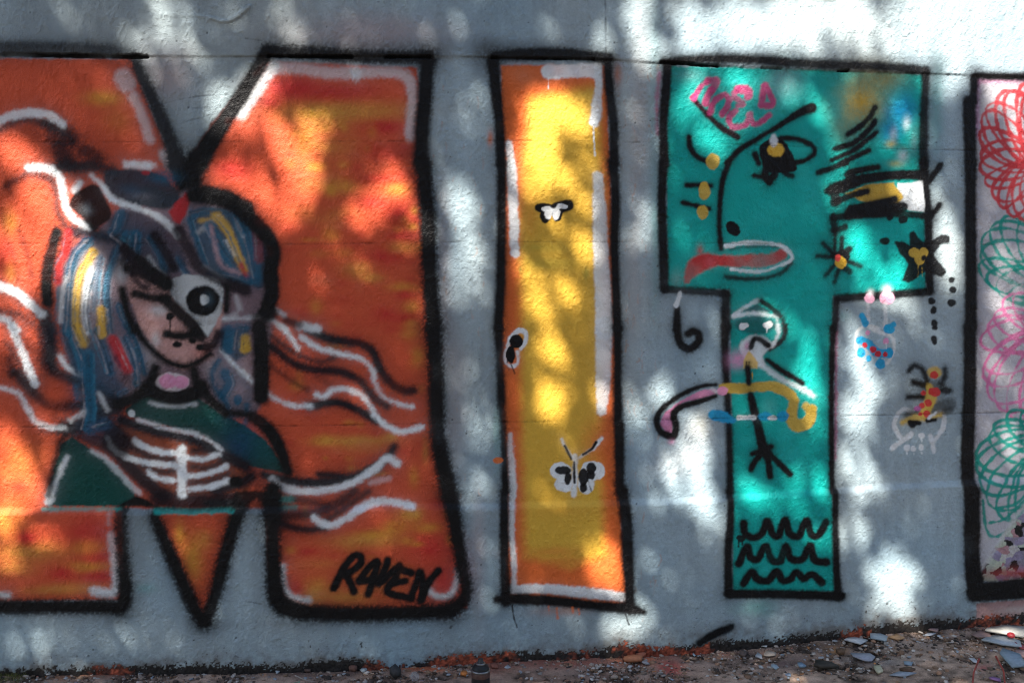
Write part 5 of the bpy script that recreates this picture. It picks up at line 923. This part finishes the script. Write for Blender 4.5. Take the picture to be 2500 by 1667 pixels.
# spray can: its shoulder ring is seen at (582, 1415) of its tile
m_blk = mat('can_black', (.016, .018, .020), .45, noise=(60, .2), bump=(200, .15, .001), spec=.2); m_red = mat('can_band', (.065, .03, .026), .45, noise=(70, .3)); m_tin = mat('can_tin', (.20, .21, .22), .35, metal=.9, noise=(80, .15)); m_cap = mat('can_nozzle', (.02, .02, .022), .5)
cx, cy = on_ground('c3', 582, 1418, .178)
zc = float(ground_z(cx, cy)); can = empty('spray_can', (cx, cy, zc), 'used black spray paint can standing on the ground before the wall', 'spray can')
lathe('can_body', [(.0, .0), (.031, .0), (.0325, .003), (.0325, .150), (.0325, .152)], m_blk, can); lathe('colour_band', [(.0329, .152), (.0329, .168), (.0322, .170)], m_red, can)
lathe('shoulder_ring', [(.0315, .170), (.0338, .1715), (.0342, .174), (.0335, .177), (.031, .178)], m_tin, can); lathe('shoulder', [(.0312, .177), (.0305, .182), (.027, .189), (.021, .194), (.0165, .1965)], m_blk, can)
lathe('valve_ring', [(.0165, .196), (.0175, .198), (.0168, .2005), (.012, .2015)], m_tin, can); lathe('nozzle', [(.0115, .200), (.0118, .203), (.0098, .2045), (.0095, .214), (.0085, .2155), (.0, .2158)], m_cap, can, 24)
# clear plastic ball
m_clear = bpy.data.materials.new('clear_plastic'); m_clear.use_nodes = True; b = m_clear.node_tree.nodes['Principled BSDF']; b.inputs['Base Color'].default_value = (.92, .94, .96, 1); b.inputs['Roughness'].default_value = .12; b.inputs['Transmission Weight'].default_value = .9; b.inputs['IOR'].default_value = 1.12
bx, by = on_ground('b3', 1720, 1490); rb = .018
pr = [(rb * math.sin(t), rb - rb * math.cos(t)) for t in np.linspace(0, math.pi, 18)]
ball = lathe('clear_ball', pr, m_clear, None, 28); ball.location = (bx, by, float(ground_z(bx, by)) + .004); ball['label'] = 'clear plastic bubble lying on orange dust at the wall foot'; ball['category'] = 'ball'
# red bead on the white blue slab
rb = .016; pr = [(rb * math.sin(t), rb * .75 * (1 - math.cos(t))) for t in np.linspace(0, math.pi, 12)]
bd = lathe('red_bead', pr, mat('bead_red', (.36, .03, .035), .35, noise=(120, .3)), None, 20); X, Y = on_ground('e3', 1905, 1232, .02); bd.location = (X, Y, float(ground_z(X, Y)) + .016); bd['label'] = 'shiny dark red bead resting on pale paint slabs'; bd['category'] = 'bead'
# twig, stalks, leaf
def rod(name, pts, rad, m, label, cat, group=None):
    v, f = tube(np.array(pts) - np.array(pts[0]), rad, 7); o = raw_mesh(name, v, f, None, None, None, m, None, True); o.location = pts[0]; o['label'] = label; o['category'] = cat
    if group: o['group'] = group
    return o
m_twig = mat('dry_twig', (.34, .30, .26), .85, noise=(60, .3)); m_stalk = mat('red_stalk', (.26, .045, .035), .6, noise=(60, .4)); m_lf = mat('fallen_leaf', (.13, .17, .12), .6, noise=(50, .3))
tw = []
for (x, y) in [(740, 1450), (790, 1478), (850, 1502), (915, 1514)]:
    X, Y = on_ground('b3', x, y); tw.append((X, Y, float(ground_z(X, Y)) + .012))
rod('twig', tw, [.0022, .002, .0017, .001], m_twig, 'thin pale dry twig curving over the brown gravel', 'twig')
for (p0, p1, lb) in [((1590, 1600), (1648, 1365), 'red stalk leaning towards the pale slabs, thickened tip'), ((1862, 1600), (1783, 1345), 'longer thin red stalk bending away from the other one')]:
    X, Y = on_ground('e3', *p0); z0 = float(ground_z(X, Y))
    q = src('e3', [p1]); d = rays(q[:, 0], q[:, 1])[0]; t = (Y + .03 - CAM[1]) / d[1]; top = CAM + d * t
    b0 = np.array([X, Y, z0 - .01]); mid = b0 * .5 + top * .5 + np.array([.012 if p0[0] > 1700 else -.008, 0, .004])
    rod('plant_stalk', [tuple(b0), tuple(b0 * .6 + mid * .4), tuple(mid), tuple(mid * .4 + top * .6), tuple(top)], [.0034, .0032, .0032, .0034, .0042], m_stalk, lb, 'plant stalk')
X, Y = on_ground('b3', 735, 1552); s = .03
lv = np.array([[-1, 0, .1], [-.4, .45, .25], [.3, .5, .3], [1, .15, .5], [.3, -.35, .15], [-.4, -.4, .1], [0, 0, .02]]) * s
lf = raw_mesh('fallen_leaf', lv, np.array([[0, 6, 1], [1, 6, 2], [2, 6, 3], [3, 6, 4], [4, 6, 5], [5, 6, 0]]), None, None, None, m_lf, None, True); lf.location = (X, Y, float(ground_z(X, Y)) + .008); lf.rotation_euler = (.3, 0, .8); lf['label'] = 'grey green fallen leaf on the gravel'; lf['category'] = 'leaf'
# mossy tuft and dry litter along the wall foot
def blades(name, n, xr, col_, hmax, label, seed, pal, spread=.05):
    r = np.random.default_rng(seed); x = r.uniform(*xr, n); y = -np.abs(r.normal(0, spread, n)) - .008; z = ground_z(x, y)
    a = r.uniform(0, 6.28, n); h = hmax * r.uniform(.3, 1, n); ln = r.uniform(.3, 1.4, n) * h; w = .0014
    dx, dy = np.cos(a), np.sin(a); v = np.stack([np.stack([x - dy * w, y + dx * w, z - .002], -1), np.stack([x + dy * w, y - dx * w, z - .002], -1), np.stack([x + dx * ln, y + dy * ln * .6, z + h], -1)], 1).reshape(-1, 3)
    c = np.repeat(np.array(pal)[r.integers(0, len(pal), n)] * r.uniform(.6, 1.4, (n, 1)), 3, 0)
    o = raw_mesh(name, v, np.arange(n * 3).reshape(-1, 3), None, c, np.full(n * 3, .8), M_GRIT, None, False); o['kind'] = 'stuff'; o['label'] = label; o['category'] = col_
xa = to_wall(np.array([-60., 70.]), np.array([1640., 1640.]))[0]
blades('moss', 900, (xa[0], xa[1]), 'moss', .022, 'yellow green moss tuft at the wall foot', 5, [(.12, .13, .03), (.16, .15, .05), (.08, .08, .03)])
blades('dry_litter', 1300, (-2.3, 2.5), 'litter', .012, 'dark dry plant litter along the wall foot', 6, [(.05, .04, .03), (.09, .06, .04), (.03, .028, .026), (.14, .10, .07)])
blades('dry_bits', 2600, (-2.3, 2.5), 'litter', .007, 'brown dry stalk bits strewn over the gravel', 9, [(.12, .08, .05), (.18, .13, .09), (.05, .038, .03), (.24, .19, .14)], .3)
